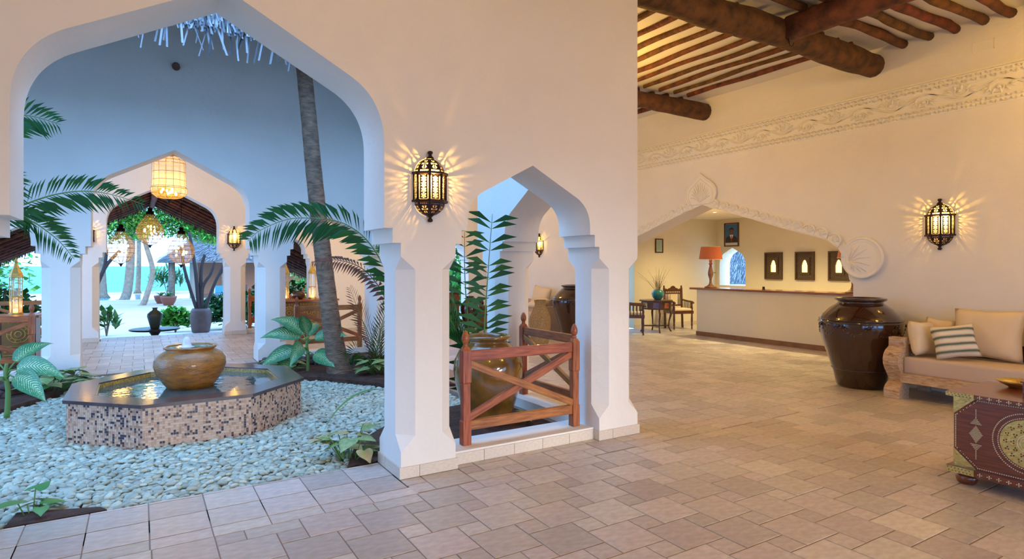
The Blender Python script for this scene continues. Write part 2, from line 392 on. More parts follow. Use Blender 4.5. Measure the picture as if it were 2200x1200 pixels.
o=struct(m.build('wall_reception_side',PLASTER_Y)); tag(o,'cream side wall of the reception alcove with framed certificate','wall')
m=MB(); m.box(8.82,RX,4.0,4.4,0,3.0); o=struct(m.build('wall_reception_near',PLASTER_Y)); tag(o,'near side wall of the reception alcove','wall')
m=MB(); m.box(8.4+.42,RX+.4,4.0,11.6,2.78,2.95); rc=struct(m.build('ceiling_reception',PLASTER_Y)); tag(rc,'low cream ceiling over the reception desk','ceiling')
for i,(x,y) in enumerate(((11.2,9.35),(11.2,7.6),(11.2,5.9))):
    m=MB(); m.lathe([(.03,0),(.055,0),(.055,-.012),(.04,-.012)],16,(x,y,2.779)); r=m.build('downlight',PLASTER,rc)
    m=MB(); m.lathe([(.0,-.004),(.038,-.004)],16,(x,y,2.779)); m.build('lens',emis('downlight_lens_%d'%i,(1,.8,.45),20),r)
    l=bpy.data.lights.new('downlight','SPOT'); l.energy=190; l.color=(1,.78,.36); l.spot_size=2.5; l.spot_blend=.8; l.shadow_soft_size=.05
    lo=bpy.data.objects.new('downlight_beam',l); COL.objects.link(lo); lo.location=(x,y,2.74)
# skirting along the side wall of the alcove
for i in range(9):
    a=D1+.01+i*.33
    if a+.3<RX: skirt(a,a+.326,11.086,11.1,rc,.09)
# entrance wall behind the viewer and the end wall of the near hall
a1=arch(-2.4,-.2,True); a2=arch(.3,2.5,True); a3=arch(3.0,5.2,True); a4=arch(5.7,7.9,True)
we=arcade('wall_entrance','x',[(-5.4,0),(-2.4,0)]+a1+a2+a3+a4+[(7.9,0),(8.4,0)],-2.66,-2.2,HW); tag(we,'white entrance arcade behind the viewer','wall')
for x0,x1 in ((-.2,.3),(2.5,3.0),(5.2,5.7)): pier(x0,x1,-2.66,-2.2,we)
m=MB(); m.add([(-6,-5.7,2.05),(9,-5.7,2.05),(9,-2.67,3.5),(-6,-2.67,3.5),(-6,-5.7,2.2),(9,-5.7,2.2),(9,-2.67,3.65),(-6,-2.67,3.65)],[(0,1,2,3),(7,6,5,4),(0,4,5,1),(1,5,6,2),(2,6,7,3),(3,7,4,0)]); o=struct(m.build('roof_sky_blocker',THATCHU)); tag(o,'unseen thatch canopy added behind the viewer to cut sky light','roof')  # added canopy, sloped low to keep sky light off the upper walls
m=MB(); m.box(-12,16,-12,23.5,-1.3,-1.0); o=struct(m.build('ground',SOIL)); tag(o,'earth under and around the building','ground')
m=MB(); m.box(-8,10,-12,-2.66,-.3,-.03); o=struct(m.build('forecourt',SOIL)); tag(o,'unseen forecourt behind the viewer, kept dark to limit bounced daylight','ground')  # unseen ground, coloured dark so little daylight bounces onto the upper walls
m=MB(); m.box(-5.4,-5.0,-2.2,4.16,0,HW); o=struct(m.build('wall_left',PLASTER)); tag(o,'plain white end wall of the near hall','wall')

# ------------------------------------------------------------------ frieze and carved arch on the right wall
fx=8.4
def carve():
    band=MB(); z0,z1=3.415,3.83
    band.box(fx-.012,fx,1.5,14.8,z0,z1); band.box(fx-.05,fx,1.5,14.8,z1,z1+.02)
    band.box(fx-.02,fx,1.5,14.8,z0+.108,z0+.118); band.box(fx-.02,fx,1.5,14.8,z1-.118,z1-.108)
    fr=band.build('frieze_band',CARVED,wrt)
    st=MB(); c=.096; y=2.0; xf=fx-.012
    def petal(y,z,a,L,w,h=.042):
        ca,sa=math.cos(a),math.sin(a)
        def q(u,v,d): return (xf-d,y+u*ca-v*sa,z+u*sa+v*ca)
        st.add([q(.004,0,0),q(L*.5,w,0),q(L,0,0),q(L*.5,-w,0),q(L*.5,0,h)],[(0,1,4),(1,2,4),(2,3,4),(3,0,4)])
    n=int(12.6/c)
    for i in range(n):
        for zc in (z0+.054,z1-.054):
            for k in range(4): petal(y+i*c,zc,PI/4+k*PI/2,.068,.018)
            petal(y+i*c+c/2-.012,zc,0,.024,.009,.014)
    st.build('star_carving',CARVED,fr)
    vn=MB(); per=.78; zc=(z0+z1)/2; amp=.072
    for off,ph in ((0,0),(.022,.25)):
        pts=[(fx-.016,2.0+i*.03,zc+(amp-off*.6)*math.sin(2*PI*(i*.03)/per+ph)) for i in range(int(12.6/.03))]
        vn.tube(pts,.010,5)
    i=0; yy=2.0+per*.25
    while yy<14.4:
        sg=-1 if i%2==0 else 1
        pts=[]
        for k in range(22):
            a=k/21*3.6*PI/2*1.2; r=.098*(1-k/26); pts.append((fx-.018,yy+r*math.cos(a+PI/2*sg)*1.15,zc+sg*.022+r*math.sin(a+PI/2*sg)*.85*sg))
        vn.tube(pts,.012,5)
        for k in range(7):
            a=PI*(.05+.15*k)*1.1
            M=Matrix.Rotation(sg*a,3,'X')
            vn.ell((fx-.014,yy+.14*math.cos(a),zc+sg*(.006+.058*math.sin(a))),(.026,.046,.013),6,4,M=M)
        vn.ell((fx-.016,yy,zc+sg*.022),(.03,.024,.022),8,5)
        yy+=per/2; i+=1
    vn.build('scroll_carving',CARVED,fr)
    # scalloped band following the arch
    line=[(s,z) for s,z in half[4:]]+[(ac,2.613)]
    line=[(4.763,1.615)]+[p for p in line if p[0]>4.77]
    both=line+[(2*ac-s,z) for s,z in reversed(line[:-1])]
    strip=MB(); n=len(both)
    nrm=[]
    for i,(s,z) in enumerate(both):
        a=both[max(i-1,0)];b=both[min(i+1,n-1)]; d=Vector((b[0]-a[0],b[1]-a[1])).normalized(); nrm.append(Vector((-d.y,d.x)))
    x1=fx-.022
    for i in range(n-1):
        (s0,z0_),(s1,z1_)=both[i],both[i+1]; o0=(s0+nrm[i].x*.12,z0_+nrm[i].y*.12); o1=(s1+nrm[i+1].x*.12,z1_+nrm[i+1].y*.12)
        strip.add([(x1,s0,z0_),(x1,s1,z1_),(x1,*o1),(x1,*o0),(fx,*o0),(fx,*o1),(fx,s0,z0_),(fx,s1,z1_)],[(0,3,2,1),(3,4,5,2),(0,1,7,6)])
    sb=strip.build('arch_band',CARVED,wrt,True)
    # arc-length placement of scallops
    L=[0]
    for i in range(1,n): L.append(L[-1]+math.dist(both[i],both[i-1]))
    def at(t):
        for i in range(1,n):
            if L[i]>=t:
                k=(t-L[i-1])/(L[i]-L[i-1]+1e-9); p=Vector(both[i-1]).lerp(Vector(both[i]),k); return p,nrm[i-1].lerp(nrm[i],k).normalized()
        return Vector(both[-1]),nrm[-1]
    sc=MB(); r=.098
    def fan(cy,cz,ny,nz):
        d=Vector((-nz,ny))*-1
        def q(u,v,x): return (x,cy+d.x*u+ny*v,cz+d.y*u+nz*v)
        poly=[(r*math.cos(PI*k/10),.07+r*.85*math.sin(PI*k/10)) for k in range(11)]+[(-r,.0),(r,.0)]
        xs=fx-.05; b=[q(u,v,xs) for u,v in poly]; w=[q(u,v,fx) for u,v in poly]; m_=len(poly)
        sc.add(b+w,[tuple(range(m_))]+[(i,(i+1)%m_,m_+(i+1)%m_,m_+i) for i in range(m_)])
        sc.tube([q(u*.93,v*.97,xs) for u,v in poly[:11]],.013,5)
        for k in range(5):
            a=PI*(.14+.18*k); 
            sc.tube([q(.01*math.cos(a),.035,xs),q(r*.45*math.cos(a),.04+.055*math.sin(a)+.012,xs-.004),q(r*.76*math.cos(a),.055+.085*math.sin(a),xs)],[.006,.016,.006],5)
        sc.tube([q(-r*.9,.012,xs),q(0,.03,xs),q(r*.9,.012,xs)],.007,5)
    t=.12; tot=L[-1]; sp=.198
    k=int((tot-.2)/sp)
    for i in range(k+1):
        p,nn=at(.1+i*(tot-.2)/k)
        if abs(p.x-ac)<.27 or min(math.dist(p,(4.505,1.655)),math.dist(p,(2*ac-4.505,1.655)))<.34: continue
        fan(p.x,p.y,nn.x,nn.y)
    sc.build('scallop_carving',CARVED,sb,True)
    # leaf finial over the apex
    fn=MB(); hw=[(.25,2.62),(.30,2.70),(.33,2.78),(.325,2.86),(.29,2.93),(.22,2.99),(.13,3.05),(.06,3.10),(.0,3.155)]
    poly=[(ac+w,z) for w,z in hw]+[(ac-w,z) for w,z in reversed(hw[:-1])]
    fn.prism(poly,'x',fx-.05,fx+.0)
    fn.tube([(fx-.05,y,z) for y,z in poly],.02,6)
    fn.tube([(fx-.052,ac+(y-ac)*.82,2.62+(z-2.62)*.84) for y,z in poly],.008,5)
    for k in range(-6,7):
        a=k/6.5*1.35; R=.34*(1-.18*abs(k)/6)
        fn.tube([(fx-.05,ac,2.66),(fx-.062,ac+.5*R*math.sin(a),2.66+.55*R*math.cos(a)+.02),(fx-.05,ac+.78*R*math.sin(a)*1.0,2.66+R*math.cos(a))],[.007,.016,.007],5)
    fn.build('leaf_finial',CARVED,wrt,True)
    # shell roundels where the arch springs
    for cy,sg in ((4.505,1),(2*ac-4.505,-1)):
        rd=MB(); cz=1.655; R=.265
        circ=[(cy+R*math.cos(2*PI*k/36),cz+R*math.sin(2*PI*k/36)) for k in range(36)]
        rd.prism(circ,'x',fx-.056,fx)
        rd.tube([(fx-.05,y,z) for y,z in circ+circ[:1]],.022,6)
        rd.tube([(fx-.052,cy+(y-cy)*.83,cz+(z-cz)*.83) for y,z in circ+circ[:1]],.007,5)
        px,pz=cy+sg*.17,cz-.05
        for k in range(11):
            a=-2.2+k*.40; R1=.30 if abs(a)<1.2 else .2
            ex,ez=px-sg*R1*math.cos(a),pz+R1*math.sin(a)
            d=math.dist((ex,ez),(cy,cz))
            if d>.2: ex=cy+(ex-cy)*.2/d; ez=cz+(ez-cz)*.2/d
            if math.dist((ex,ez),(px,pz))<.07: continue
            rd.tube([(fx-.05,px,pz),(fx-.062,(px+ex)/2,(pz+ez)/2+.025),(fx-.05,ex,ez)],[.006,.016,.009],5)
        rd.build('shell_roundel',CARVED,wrt,True)
carve()
# small access hatch outline high on the right wall
m=MB()
for b in ((3.02,3.24,4.06,4.066),(3.02,3.24,4.17,4.176),(3.02,3.026,4.06,4.176),(3.234,3.24,4.06,4.176)): m.box(fx-.006,fx,*b)
m.build('hatch_outline',CARVED,wrt)

# ------------------------------------------------------------------ ceiling with beams and joists
m=MB(); m.box(-5.4,8.4,-2.66,4.16,HW+.02,HW+.2); m.box(3.925,8.4,4.16,14.9,HW+.02,HW+.2); m.box(-9,3.925,10.86,14.9,HW+.02,HW+.2)
ceil=struct(m.build('ceiling',PLASTER)); tag(ceil,'white plaster ceiling between dark log joists','ceiling')
rl=random.Random(3)
def log(name,p,q,r,parent,wob=.012,n=10,seg=14):
    p=Vector(p);q=Vector(q); L=(q-p).length; t=(q-p)/L; a=Vector((0,0,1)).cross(t).normalized(); pts=[];rad=[]
    ph=rl.random()*6; ph2=rl.random()*6
    for i in range(seg+1):
        k=i/seg; pts.append(Vector((L*k,wob*math.sin(ph+k*7)+wob*.5*math.sin(ph2+k*17),wob*.5*math.sin(ph2+k*9)))); rad.append(r*(1+.07*math.sin(ph2+k*13)+rl.uniform(-.05,.05)))
    m=MB(); m.tube(pts,rad,n); o=m.build(name,LOG,parent)
    z=t.cross(a)*-1
    M=Matrix((t,a,t.cross(a))).transposed().to_4x4(); M.translation=p; o.matrix_local=M; return o
ZJ=4.405; ZB=4.235
log('beam',(3.95,4.36,ZB),(8.42,4.36,ZB),.155,ceil,.015,14,20)
log('beam',(3.95,7.24,ZB),(8.42,7.24,ZB),.14,ceil,.015,14,20)
log('beam',(6.33,4.22,ZB+.03),(6.33,-2.1,ZB+.03),.15,ceil,.02,14,20)
for i in range(13):
    x=7.86-.325*i
    if x>3.98: log('joist',(x,7.13,ZJ+.012),(x,4.36,ZJ+.012),rl.uniform(.030,.038),ceil,.014)
for i in range(6): log('joist',(7.9-.33*i,7.3,ZJ),(7.9-.33*i,10.3,ZJ),.045,ceil,.014)
for i in range(9):
    y=3.98-.282*i
    log('joist',(8.42,y,ZJ),(6.40,y,ZJ),rl.uniform(.048,.058),ceil,.014)
    log('joist',(6.26,y+.03,ZJ),(2.2,y+.03,ZJ),rl.uniform(.048,.058),ceil,.014)
m=MB(); m.tube([(6.28,4.215,4.16),(6.28,4.20,4.08),(6.28,4.185,4.035),(6.28,4.15,4.03),(6.28,4.14,4.06)],.006,6); m.build('hook',BLACK,ceil)
# ------------------------------------------------------------------ floor of hopscotch tiles
U=.155
fl=MB()
regs=[(-5,8.4,-2.2,3.84),(1.598,8.4,3.84,4.145),(3.94,8.4,4.145,10.9),(-9,8.4,10.9,14.9),(-.71,1.6,10.4,10.9),(8.4,RX,4.4,11.1),(6.55,7.75,14.9,15.36),(-.7,1.6,14.9,15.6),(2.07,3.453,4.145,4.219)]
for x0,x1,y0,y1 in regs+[(-5,1.62,3.84,4.15),(-.72,1.61,4.15,4.60),(8.4,9.3,11.1,11.6),(-5,3.94,4.1,4.3),(3.3,4.0,4.1,10.9),(-5,4,10.35,10.95),(-9,8.4,14.8,15.4)]: fl.box(x0,x1,y0,y1,-.3,-.005)
floor=struct(fl.build('floor',GROUT)); tag(floor,'beige travertine floor laid in a hopscotch pattern','floor')
def clip(a,b,lo,hi): return max(a,lo),min(b,hi)
tiles=[]
def addtile(x0,x1,y0,y1):
    for rx0,rx1,ry0,ry1 in regs:
        a,b=clip(x0,x1,rx0,rx1); c,d=clip(y0,y1,ry0,ry1)
        if b-a>.02 and d-c>.02: tiles.append((a,b,c,d))
ox,oy=.827,3.545
for i in range(-80,90):
    for j in range(-60,90):
        x=ox+U*(2*i+j); y=oy+U*(-i+2*j)
        if x<-9.2 or x>13.6 or y<-2.6 or y>15.7: continue
        addtile(x,x+2*U,y,y+2*U); addtile(x+2*U,x+3*U,y+U,y+2*U)
# straight border rows by the courtyard
rows=[(4.575,4.605),(4.28,4.572),(3.985,4.277),(3.84,3.982)]
for c,d in rows:
    x=.36-.315*20
    while x<1.62:
        a,b=max(x,-5),min(x+.315,1.62)
        if d>4.16: a,b=max(a,-.705),min(b,1.595)
        if b-a>.03: tiles.append((a,b,c,d))
        x+=.315
def inview(x,y):
    Z=x*.524+y*.852; R=x*.852-y*.524
    return Z>.5 and abs(R/Z)<.87 and Z
def key(t):
    x,y=(t[0]+t[1])/2,(t[2]+t[3])/2; Z=inview(x,y)
    if not Z or Z<2.75: return 99
    if x>2.0 and x<4 and y>4.1: return 99
    return Z-.8*((t[1]-t[0])*(t[3]-t[2])/.096)
order=sorted(tiles,key=key)
G=.0032; cache={}
rest=MB()
for n,t in enumerate(order):
    w,d=t[1]-t[0]-2*G,t[3]-t[2]-2*G; z=random.uniform(-.0008,.0008)
    if n<300:
        k=(round(w,3),round(d,3))
        if k not in cache:
            m=MB(); b=.003; m.box(-w/2,w/2,-d/2,d/2,-.012,-.002,skip=('t',))
            m.add([(-w/2,-d/2,-.002),(w/2,-d/2,-.002),(w/2,d/2,-.002),(-w/2,d/2,-.002),(-w/2+b,-d/2+b,0),(w/2-b,-d/2+b,0),(w/2-b,d/2-b,0),(-w/2+b,d/2-b,0)],[(0,1,5,4),(1,2,6,5),(2,3,7,6),(3,0,4,7),(4,5,6,7)])
            cache[k]=m.mesh('tile',TILE)
        o=bpy.data.objects.new('tile',cache[k]); COL.objects.link(o); o.parent=floor; o.location=((t[0]+t[1])/2,(t[2]+t[3])/2,z)
    else: rest.box(t[0]+G,t[1]-G,t[2]+G,t[3]-G,-.012,z,skip=('b',))
tag(rest.build('tiles',TILE,floor),kind='stuff')

# ------------------------------------------------------------------ courtyard ground, planting beds, pebbles
g=MB(); g.box(-3.0,3.5,4.3,10.5,-.3,-.05); g.box(-.72,1.61,10.36,10.42,-.12,-.004)
court=struct(g.build('pebble_court',GRAVEL)); tag(court,'courtyard bed of pale green pebbles around the fountain','ground')
def bed(name,poly,h,label):
    m=MB(); cx=sum(p[0] for p in poly)/len(poly); cy=sum(p[1] for p in poly)/len(poly)
    n=len(poly); vs=[(x,y,-.06) for x,y in poly]+[(x,y,h*.5) for x,y in poly]+[(cx+(x-cx)*.8,cy+(y-cy)*.8,h) for x,y in poly]
    fs=[(i,(i+1)%n,n+(i+1)%n,n+i) for i in range(n)]+[(n+i,n+(i+1)%n,2*n+(i+1)%n,2*n+i) for i in range(n)]+[tuple(range(2*n,3*n))]
    m.add(vs,fs); o=struct(m.build(name,SOIL,None,True)); tag(o,label,'planting bed'); return o
BEDS=[[(1.62,8.75),(2.15,8.32),(2.7,7.42),(3.46,7.0),(3.46,10.38),(1.62,10.38)],
      [(-2.57,7.9),(-1.25,8.28),(-.85,8.98),(-.72,9.6),(-.74,10.38),(-2.57,10.38)],
      [(1.36,4.63),(1.6,4.63),(3.46,4.63),(3.46,6.1),(2.3,5.9),(1.60,5.2)],
      [(-.69,4.62),(-.18,4.62),(-.22,4.70),(-.66,4.86)]]
bed('planting_bed',BEDS[0],.06,'red soil bed around the leaning palm trunk')
bed('planting_bed',BEDS[1],.06,'red soil bed behind the left end of the fountain')
bed('planting_bed',BEDS[2],.01,'dark soil bed under the amber jar behind the railing')
bed('planting_bed',BEDS[3],.0,'small wedge of soil beside the courtyard threshold tiles')
def inpoly(x,y,P):
    c=False;n=len(P)
    for i in range(n):
        (x0,y0),(x1,y1)=P[i],P[(i+1)%n]
        if (y0>y)!=(y1>y) and x<(x1-x0)*(y-y0)/(y1-y0)+x0: c=not c
    return c
FC=(.445,7.04); FH=1.0; FS=.43
def infount(x,y,k=0): 
    dx,dy=abs(x-FC[0]),abs(y-FC[1]); return dx<FH+k and dy<FH+k and dx+dy<FH+FS+k*1.41
# lava stones and bricks retaining the beds
for bi,(pts,lab) in enumerate((([(1.64,9.45),(2.0,9.4),(2.5,9.25),(3.0,8.9),(3.4,8.6)],'dark lava stones edging the bed by the palm'),([(-1.95,8.55),(-1.5,8.8),(-1.2,9.2),(-1.0,9.75)],'dark lava stones edging the left bed'))):
    m=MB(); sp=spline(pts,12)
    for p in sp:
        for k in range(7):
            M=Matrix.Rotation(random.uniform(0,6),3,'Z')@Matrix.Rotation(random.uniform(-.6,.6),3,'X')
            m.ell((p.x+random.uniform(-.1,.1),p.y+random.uniform(-.1,.1),random.uniform(.04,.17)),(random.uniform(.04,.07),random.uniform(.03,.05),random.uniform(.025,.045)),6,4,M=M,smooth=False)
    o=m.build('lava_stones',LAVA); tag(o,lab,'stones',None,'stuff')
rp=random.Random(11)
cands=[]; s=.047; y=4.64; row=0
while y<10.3:
    x=-2.5+(row%2)*s/2
    while x<3.4:
        px,py=x+rp.uniform(-.016,.016),y+rp.uniform(-.016,.016)
        if not infount(px,py,-.01) and not any(inpoly(px,py,b) for b in BEDS) and py>4.645:
            Z=inview(px,py)
            if Z and px<3.2: cands.append((px,py,Z))
        x+=s
    y+=s*.82; row+=1
cands.sort(key=lambda c:c[2])
pm=[]
for i in range(7):
    m=MB(); a=.041; m.ell((0,0,0),(a*rp.uniform(.9,1.2),a*rp.uniform(.6,.85),a*rp.uniform(.38,.5)),9,6)
    me=m.mesh('pebble',PEB)
    for v in me.vertices:
        q=v.co; k=1+.12*math.sin(q.x*90+i)+.1*math.cos(q.y*110+2*i); q.x*=k; q.y*=k
    pm.append(me)
rest=MB()
# the visible near strip: those in front of the piers are hidden, so count only the open arch
vis=[c for c in cands if -.75<c[0]*(4.16/ c[1])<1.62]
near=set(id(c) for c in vis[:300])
for c in cands:
    sc=rp.uniform(.62,1.15); rz=rp.uniform(0,PI); tx,ty=rp.gauss(0,.28),rp.gauss(0,.28); z=-.042+rp.uniform(0,.022)
    if id(c) in near:
        o=bpy.data.objects.new('pebble',pm[rp.randrange(7)]); COL.objects.link(o); o.parent=court; o.location=(c[0],c[1],z); o.rotation_euler=(tx,ty,rz); o.scale=(sc,sc,sc)
    else:
        M=Matrix.Rotation(rz,3,'Z')@Matrix.Rotation(tx,3,'X')@Matrix.Rotation(ty,3,'Y'); a=.041*sc
        far=c[2]>7
        rest.ell((c[0],c[1],z),(a*rp.uniform(.9,1.2),a*rp.uniform(.6,.85),a*rp.uniform(.38,.5)),6 if far else 8,4 if far else 5,M=M)
tag(rest.build('pebbles',PEB,court),kind='stuff')

# ------------------------------------------------------------------ fountain basin
ft=thing('fountain_basin','octagonal fountain basin clad in beige and dark mosaic with slate rim','fountain',(FC[0],FC[1],0))
def octo(h,s): return [(-s,-h),(s,-h),(h,-s),(h,s),(s,h),(-s,h),(-h,s),(-h,-s)]
def ring(m,o_,i_,z0,z1,mat=0):
    n=len(o_); vs=[(x,y,z0) for x,y in o_]+[(x,y,z1) for x,y in o_]+[(x,y,z0) for x,y in i_]+[(x,y,z1) for x,y in i_]
    fs=[]
    for i in range(n):
        j=(i+1)%n; fs+=[(i,j,n+j,n+i),(n+i,n+j,3*n+j,3*n+i),(2*n+j,2*n+i,3*n+i,3*n+j),(j,i,2*n+i,2*n+j)]
    m.add(vs,fs,mat)
def off(o_,d):   # inset of the octagon by d
    h=-o_[0][1]; s=-o_[0][0]; hh=h-d; return octo(hh,s-d*(math.sqrt(2)-1))
OUT=octo(FH,FS)
m=MB(); ring(m,OUT,off(OUT,.2),-.08,.335); m.build('basin_wall',MGROUT,ft)
m=MB(); rm=random.Random(5); T=.0205; 
for i in range(8):
    a=Vector(OUT[i]); b=Vector(OUT[(i+1)%8]); L=(b-a).length; d=(b-a)/L; nn=Vector((d.y,-d.x)); cols=int(L/T)
    cw=L/cols
    colbias=[rm.choice((.08,.12,.18,.34)) for _ in range(cols)]
    for c in range(cols):
        for r in range(17):
            z0=-.03+r*.0212; k=rm.random()
            pd=colbias[c]
            mi=(3 if rm.random()<.7 else 4) if k<pd else rm.choice((0,0,1,2,2,5))
            p=a+d*(c*cw+.0012); q=a+d*((c+1)*cw-.0012); w=nn*.003
            vs=[(p.x,p.y,z0),(q.x,q.y,z0),(q.x,q.y,z0+.0192),(p.x,p.y,z0+.0192)]
            vo=[(x+w.x,y+w.y,z) for x,y,z in vs]
            m.add(vs+vo,[(4,5,6,7),(0,1,5,4),(1,2,6,5),(2,3,7,6),(3,0,4,7)],mi)
tag(m.build('mosaic_cladding',MOS,ft),kind='stuff')
m=MB(); ring(m,off(OUT,-.03),off(OUT,.2),.335,.365); m.build('slate_rim',SLATE,ft)
m=MB(); ring(m,off(OUT,.2),off(OUT,.212),.30,.352); 
m.build('gold_mosaic_lining',mat('gold_mosaic',(.55,.36,.08),.25,col2=(.2,.12,.04),vscale=60),ft)
m=MB(); n=64
ip=off(OUT,.2); m.add([(x,y,.312) for x,y in ip]+[(x,y,.0) for x,y in ip],[tuple(range(8)),tuple(reversed(range(8,16)))]+[(i,8+i,8+(i+1)%8,(i+1)%8) for i in range(8)])
m.build('water',WATER,ft,True)
ur=thing('fountain_urn','squat ochre glazed urn bubbling with water in the basin','urn',(.44,7.04,.312))
m=MB(); m.lathe([(0,-.02),(.19,-.02),(.215,0),(.26,.06),(.31,.14),(.335,.22),(.33,.28),(.30,.33),(.25,.365),(.225,.375),(.222,.385),(.24,.392),(.245,.405),(.238,.415),(.215,.412),(.21,.40)],40); m.build('body',URNM,ur)
m=MB(); m.lathe([(0,.408),(.14,.407),(.222,.404)],40); m.build('water_surface',mat('urn_water',(.20,.13,.07),.06,bump=.1,bscale=14,spec=.8),ur)
m=MB(); m.lathe([(.075,.408),(.045,.42),(.038,.45),(.034,.48),(.024,.505),(.0,.513)],16,(-.035,-.03,0)); m.build('water_jet',glassmat('water_foam',(.75,.83,.95),.75),ur)
for k in range(1):
    m=MB(); 
    for a in (-1.75,):
        pts=[(.333*math.cos(a+t*.05),.333*math.sin(a+t*.05),.235+.012*math.sin(t*2.2)) for t in range(-3,4)]
        m.tube(pts,.006,5)
    m.build('relief_mark',URNM,ur)
# ------------------------------------------------------------------ pierced wall lanterns
def lantern_parts():
    R=.125; H0=.13; H1=.335
    ang=[-PI,-PI*.875,-PI*.625,-PI*.375,-PI*.125,0]          # half octagon on the -Y side, open to the wall behind
    def dome(prof,flip):
        m=MB()
        for a0,a1 in zip(ang,ang[1:]):
            nu,nv=18,20
            for i in range(nu):
                for j in range(nv):
                    u=(i+.5)/nu; v=(j+.5)/nv
                    hole=False
                    if .06<v<.17 and .12<u<.88 and (i%3)!=2: hole=True
                    du=(u-.5)*1.25*(1-.35*v); dv=(v-.46)*1.25; d=math.hypot(du,dv); an=math.atan2(dv,du)
                    if .09<d<.33 and math.cos(6*an)>.15: hole=True
                    if d<.05: hole=True
                    if hole: continue
                    def q(ii,jj):
                        t=jj/nv; k=t*(len(prof)-1); n=min(int(k),len(prof)-2); f=k-n
                        r=prof[n][0]*(1-f)+prof[n+1][0]*f; z=prof[n][1]*(1-f)+prof[n+1][1]*f; w=ii/nu
                        x=(math.cos(a0)*(1-w)+math.cos(a1)*w)*r; y=(math.sin(a0)*(1-w)+math.sin(a1)*w)*r; return (x,y,z)
                    m.add([q(i,j),q(i+1,j),q(i+1,j+1),q(i,j+1)],[(0,1,2,3) if not flip else (3,2,1,0)])
        return m
    up=dome([(.118,H1),(.112,H1+.03),(.098,H1+.062),(.075,H1+.088),(.05,H1+.104),(.028,H1+.112)],False)
    dn=dome([(.118,H0),(.113,H0-.03),(.10,H0-.055),(.08,H0-.077),(.054,H0-.094),(.026,H0-.104)],True)
    pan=MB()
    for a0,a1 in zip(ang,ang[1:]):
        nu,nv=21,44
        for i in range(nu):
            for j in range(nv):
                u=(i+.5)/nu; hole=False
                if i in (2,3,17,18) and j%2==0 and 1<j<42: hole=True
                if j in (1,42) and i%2==0 and 2<i<18: hole=True
                jj=(j-3)%9; cu=(i-10)/4.6; cv=(jj-4)/4.6; d=math.hypot(cu,cv); an=math.atan2(cv,cu)
                if 2<j<42 and 4<i<16:
                    if .28<d<1.0 and math.cos(6*(an+PI/6))>-.05: hole=True
                    if d<.12: hole=True
                if hole or i in (0,20): 
                    if hole: continue
                def q(ii,jj_):
                    w=ii/nu; z=H0+.005+(H1-H0-.01)*jj_/nv; return ((math.cos(a0)*(1-w)+math.cos(a1)*w)*R*.965,(math.sin(a0)*(1-w)+math.sin(a1)*w)*R*.965,z)
                pan.add([q(i,j),q(i+1,j),q(i+1,j+1),q(i,j+1)],[(0,1,2,3)])
    def hoop(z,h,r):
        m=MB()
        for a0,a1 in zip(ang,ang[1:]):
            p=Vector((math.cos(a0)*r,math.sin(a0)*r,z)); q=Vector((math.cos(a1)*r,math.sin(a1)*r,z)); m.obox(p,q,.012,h)
        m.box(-r,r,-.004,.0,z-h/2,z+h/2)
        return m
    rib=MB()
    for a in ang: rib.tube([(math.cos(a)*R,math.sin(a)*R,H0),(math.cos(a)*R,math.sin(a)*R,H1)],.0055,6)
    fin=MB(); fin.lathe([(.03,H1+.110),(.024,H1+.125),(.013,H1+.135),(.012,H1+.146),(.019,H1+.153),(.020,H1+.161),(.014,H1+.17),(0,H1+.172)],14,(0,-.018,0))
    drop=MB(); drop.lathe([(0,H0-.152),(.014,H0-.150),(.020,H0-.140),(.018,H0-.130),(.011,H0-.124),(.012,H0-.115),(.024,H0-.105),(.03,H0-.100)],14,(0,-.018,0))
    bulb=MB(); bulb.ell((.016,-.052,H1-.075),(.015,.015,.026),12,8)
    return [('dome',up,DMETAL),('bowl',dn,DMETAL),('pierced_panel',pan,DMETAL),('band',hoop(H1,.016,.134),DMETAL),('band',hoop(H0,.016,.134),DMETAL),('rib',rib,DMETAL),('finial',fin,DMETAL),('drop',drop,DMETAL),('bulb',bulb,BULB)]
LP=[(n,m.mesh(n,mt)) for n,m,mt in lantern_parts()]
def lantern(loc,rz,label,scale=1,power=9,stretch=1):
    t=thing('wall_lantern',label,'wall lantern',loc,rz,'pierced wall lanterns'); t.scale=(scale,scale,scale*stretch)
    for n,me in LP:
        o=bpy.data.objects.new(n,me); COL.objects.link(o); o.parent=t
        if n in('dome','bowl','pierced_panel'):
            s=o.modifiers.new('sheet','SOLIDIFY'); s.thickness=.0012
    M=Matrix.Translation(loc)@Matrix.Rotation(rz,4,'Z')@Matrix.Scale(scale,4)
    point_light(M@Vector((.010,-.050,.305)),power*1.5,(1,.50,.09),.006,'lantern_light')
    return t
lantern((1.834,4.158,1.893),0,'pierced bronze wall lantern on the white pier beside the fountain arch',1,11)
lantern((8.398,3.573,1.765),-PI/2,'pierced bronze wall lantern on the cream wall above the sofa',1.2,11)
lantern((8.398,12.34,1.775),-PI/2,'pierced bronze wall lantern on the wall beyond the inner arches',1.12,11)
lantern((1.80,14.898,1.905),0,'pierced bronze wall lantern right of the outer garden arch',1.05,10)
lantern((-.93,14.898,1.905),0,'pierced bronze wall lantern left of the outer garden arch',1.05,10)

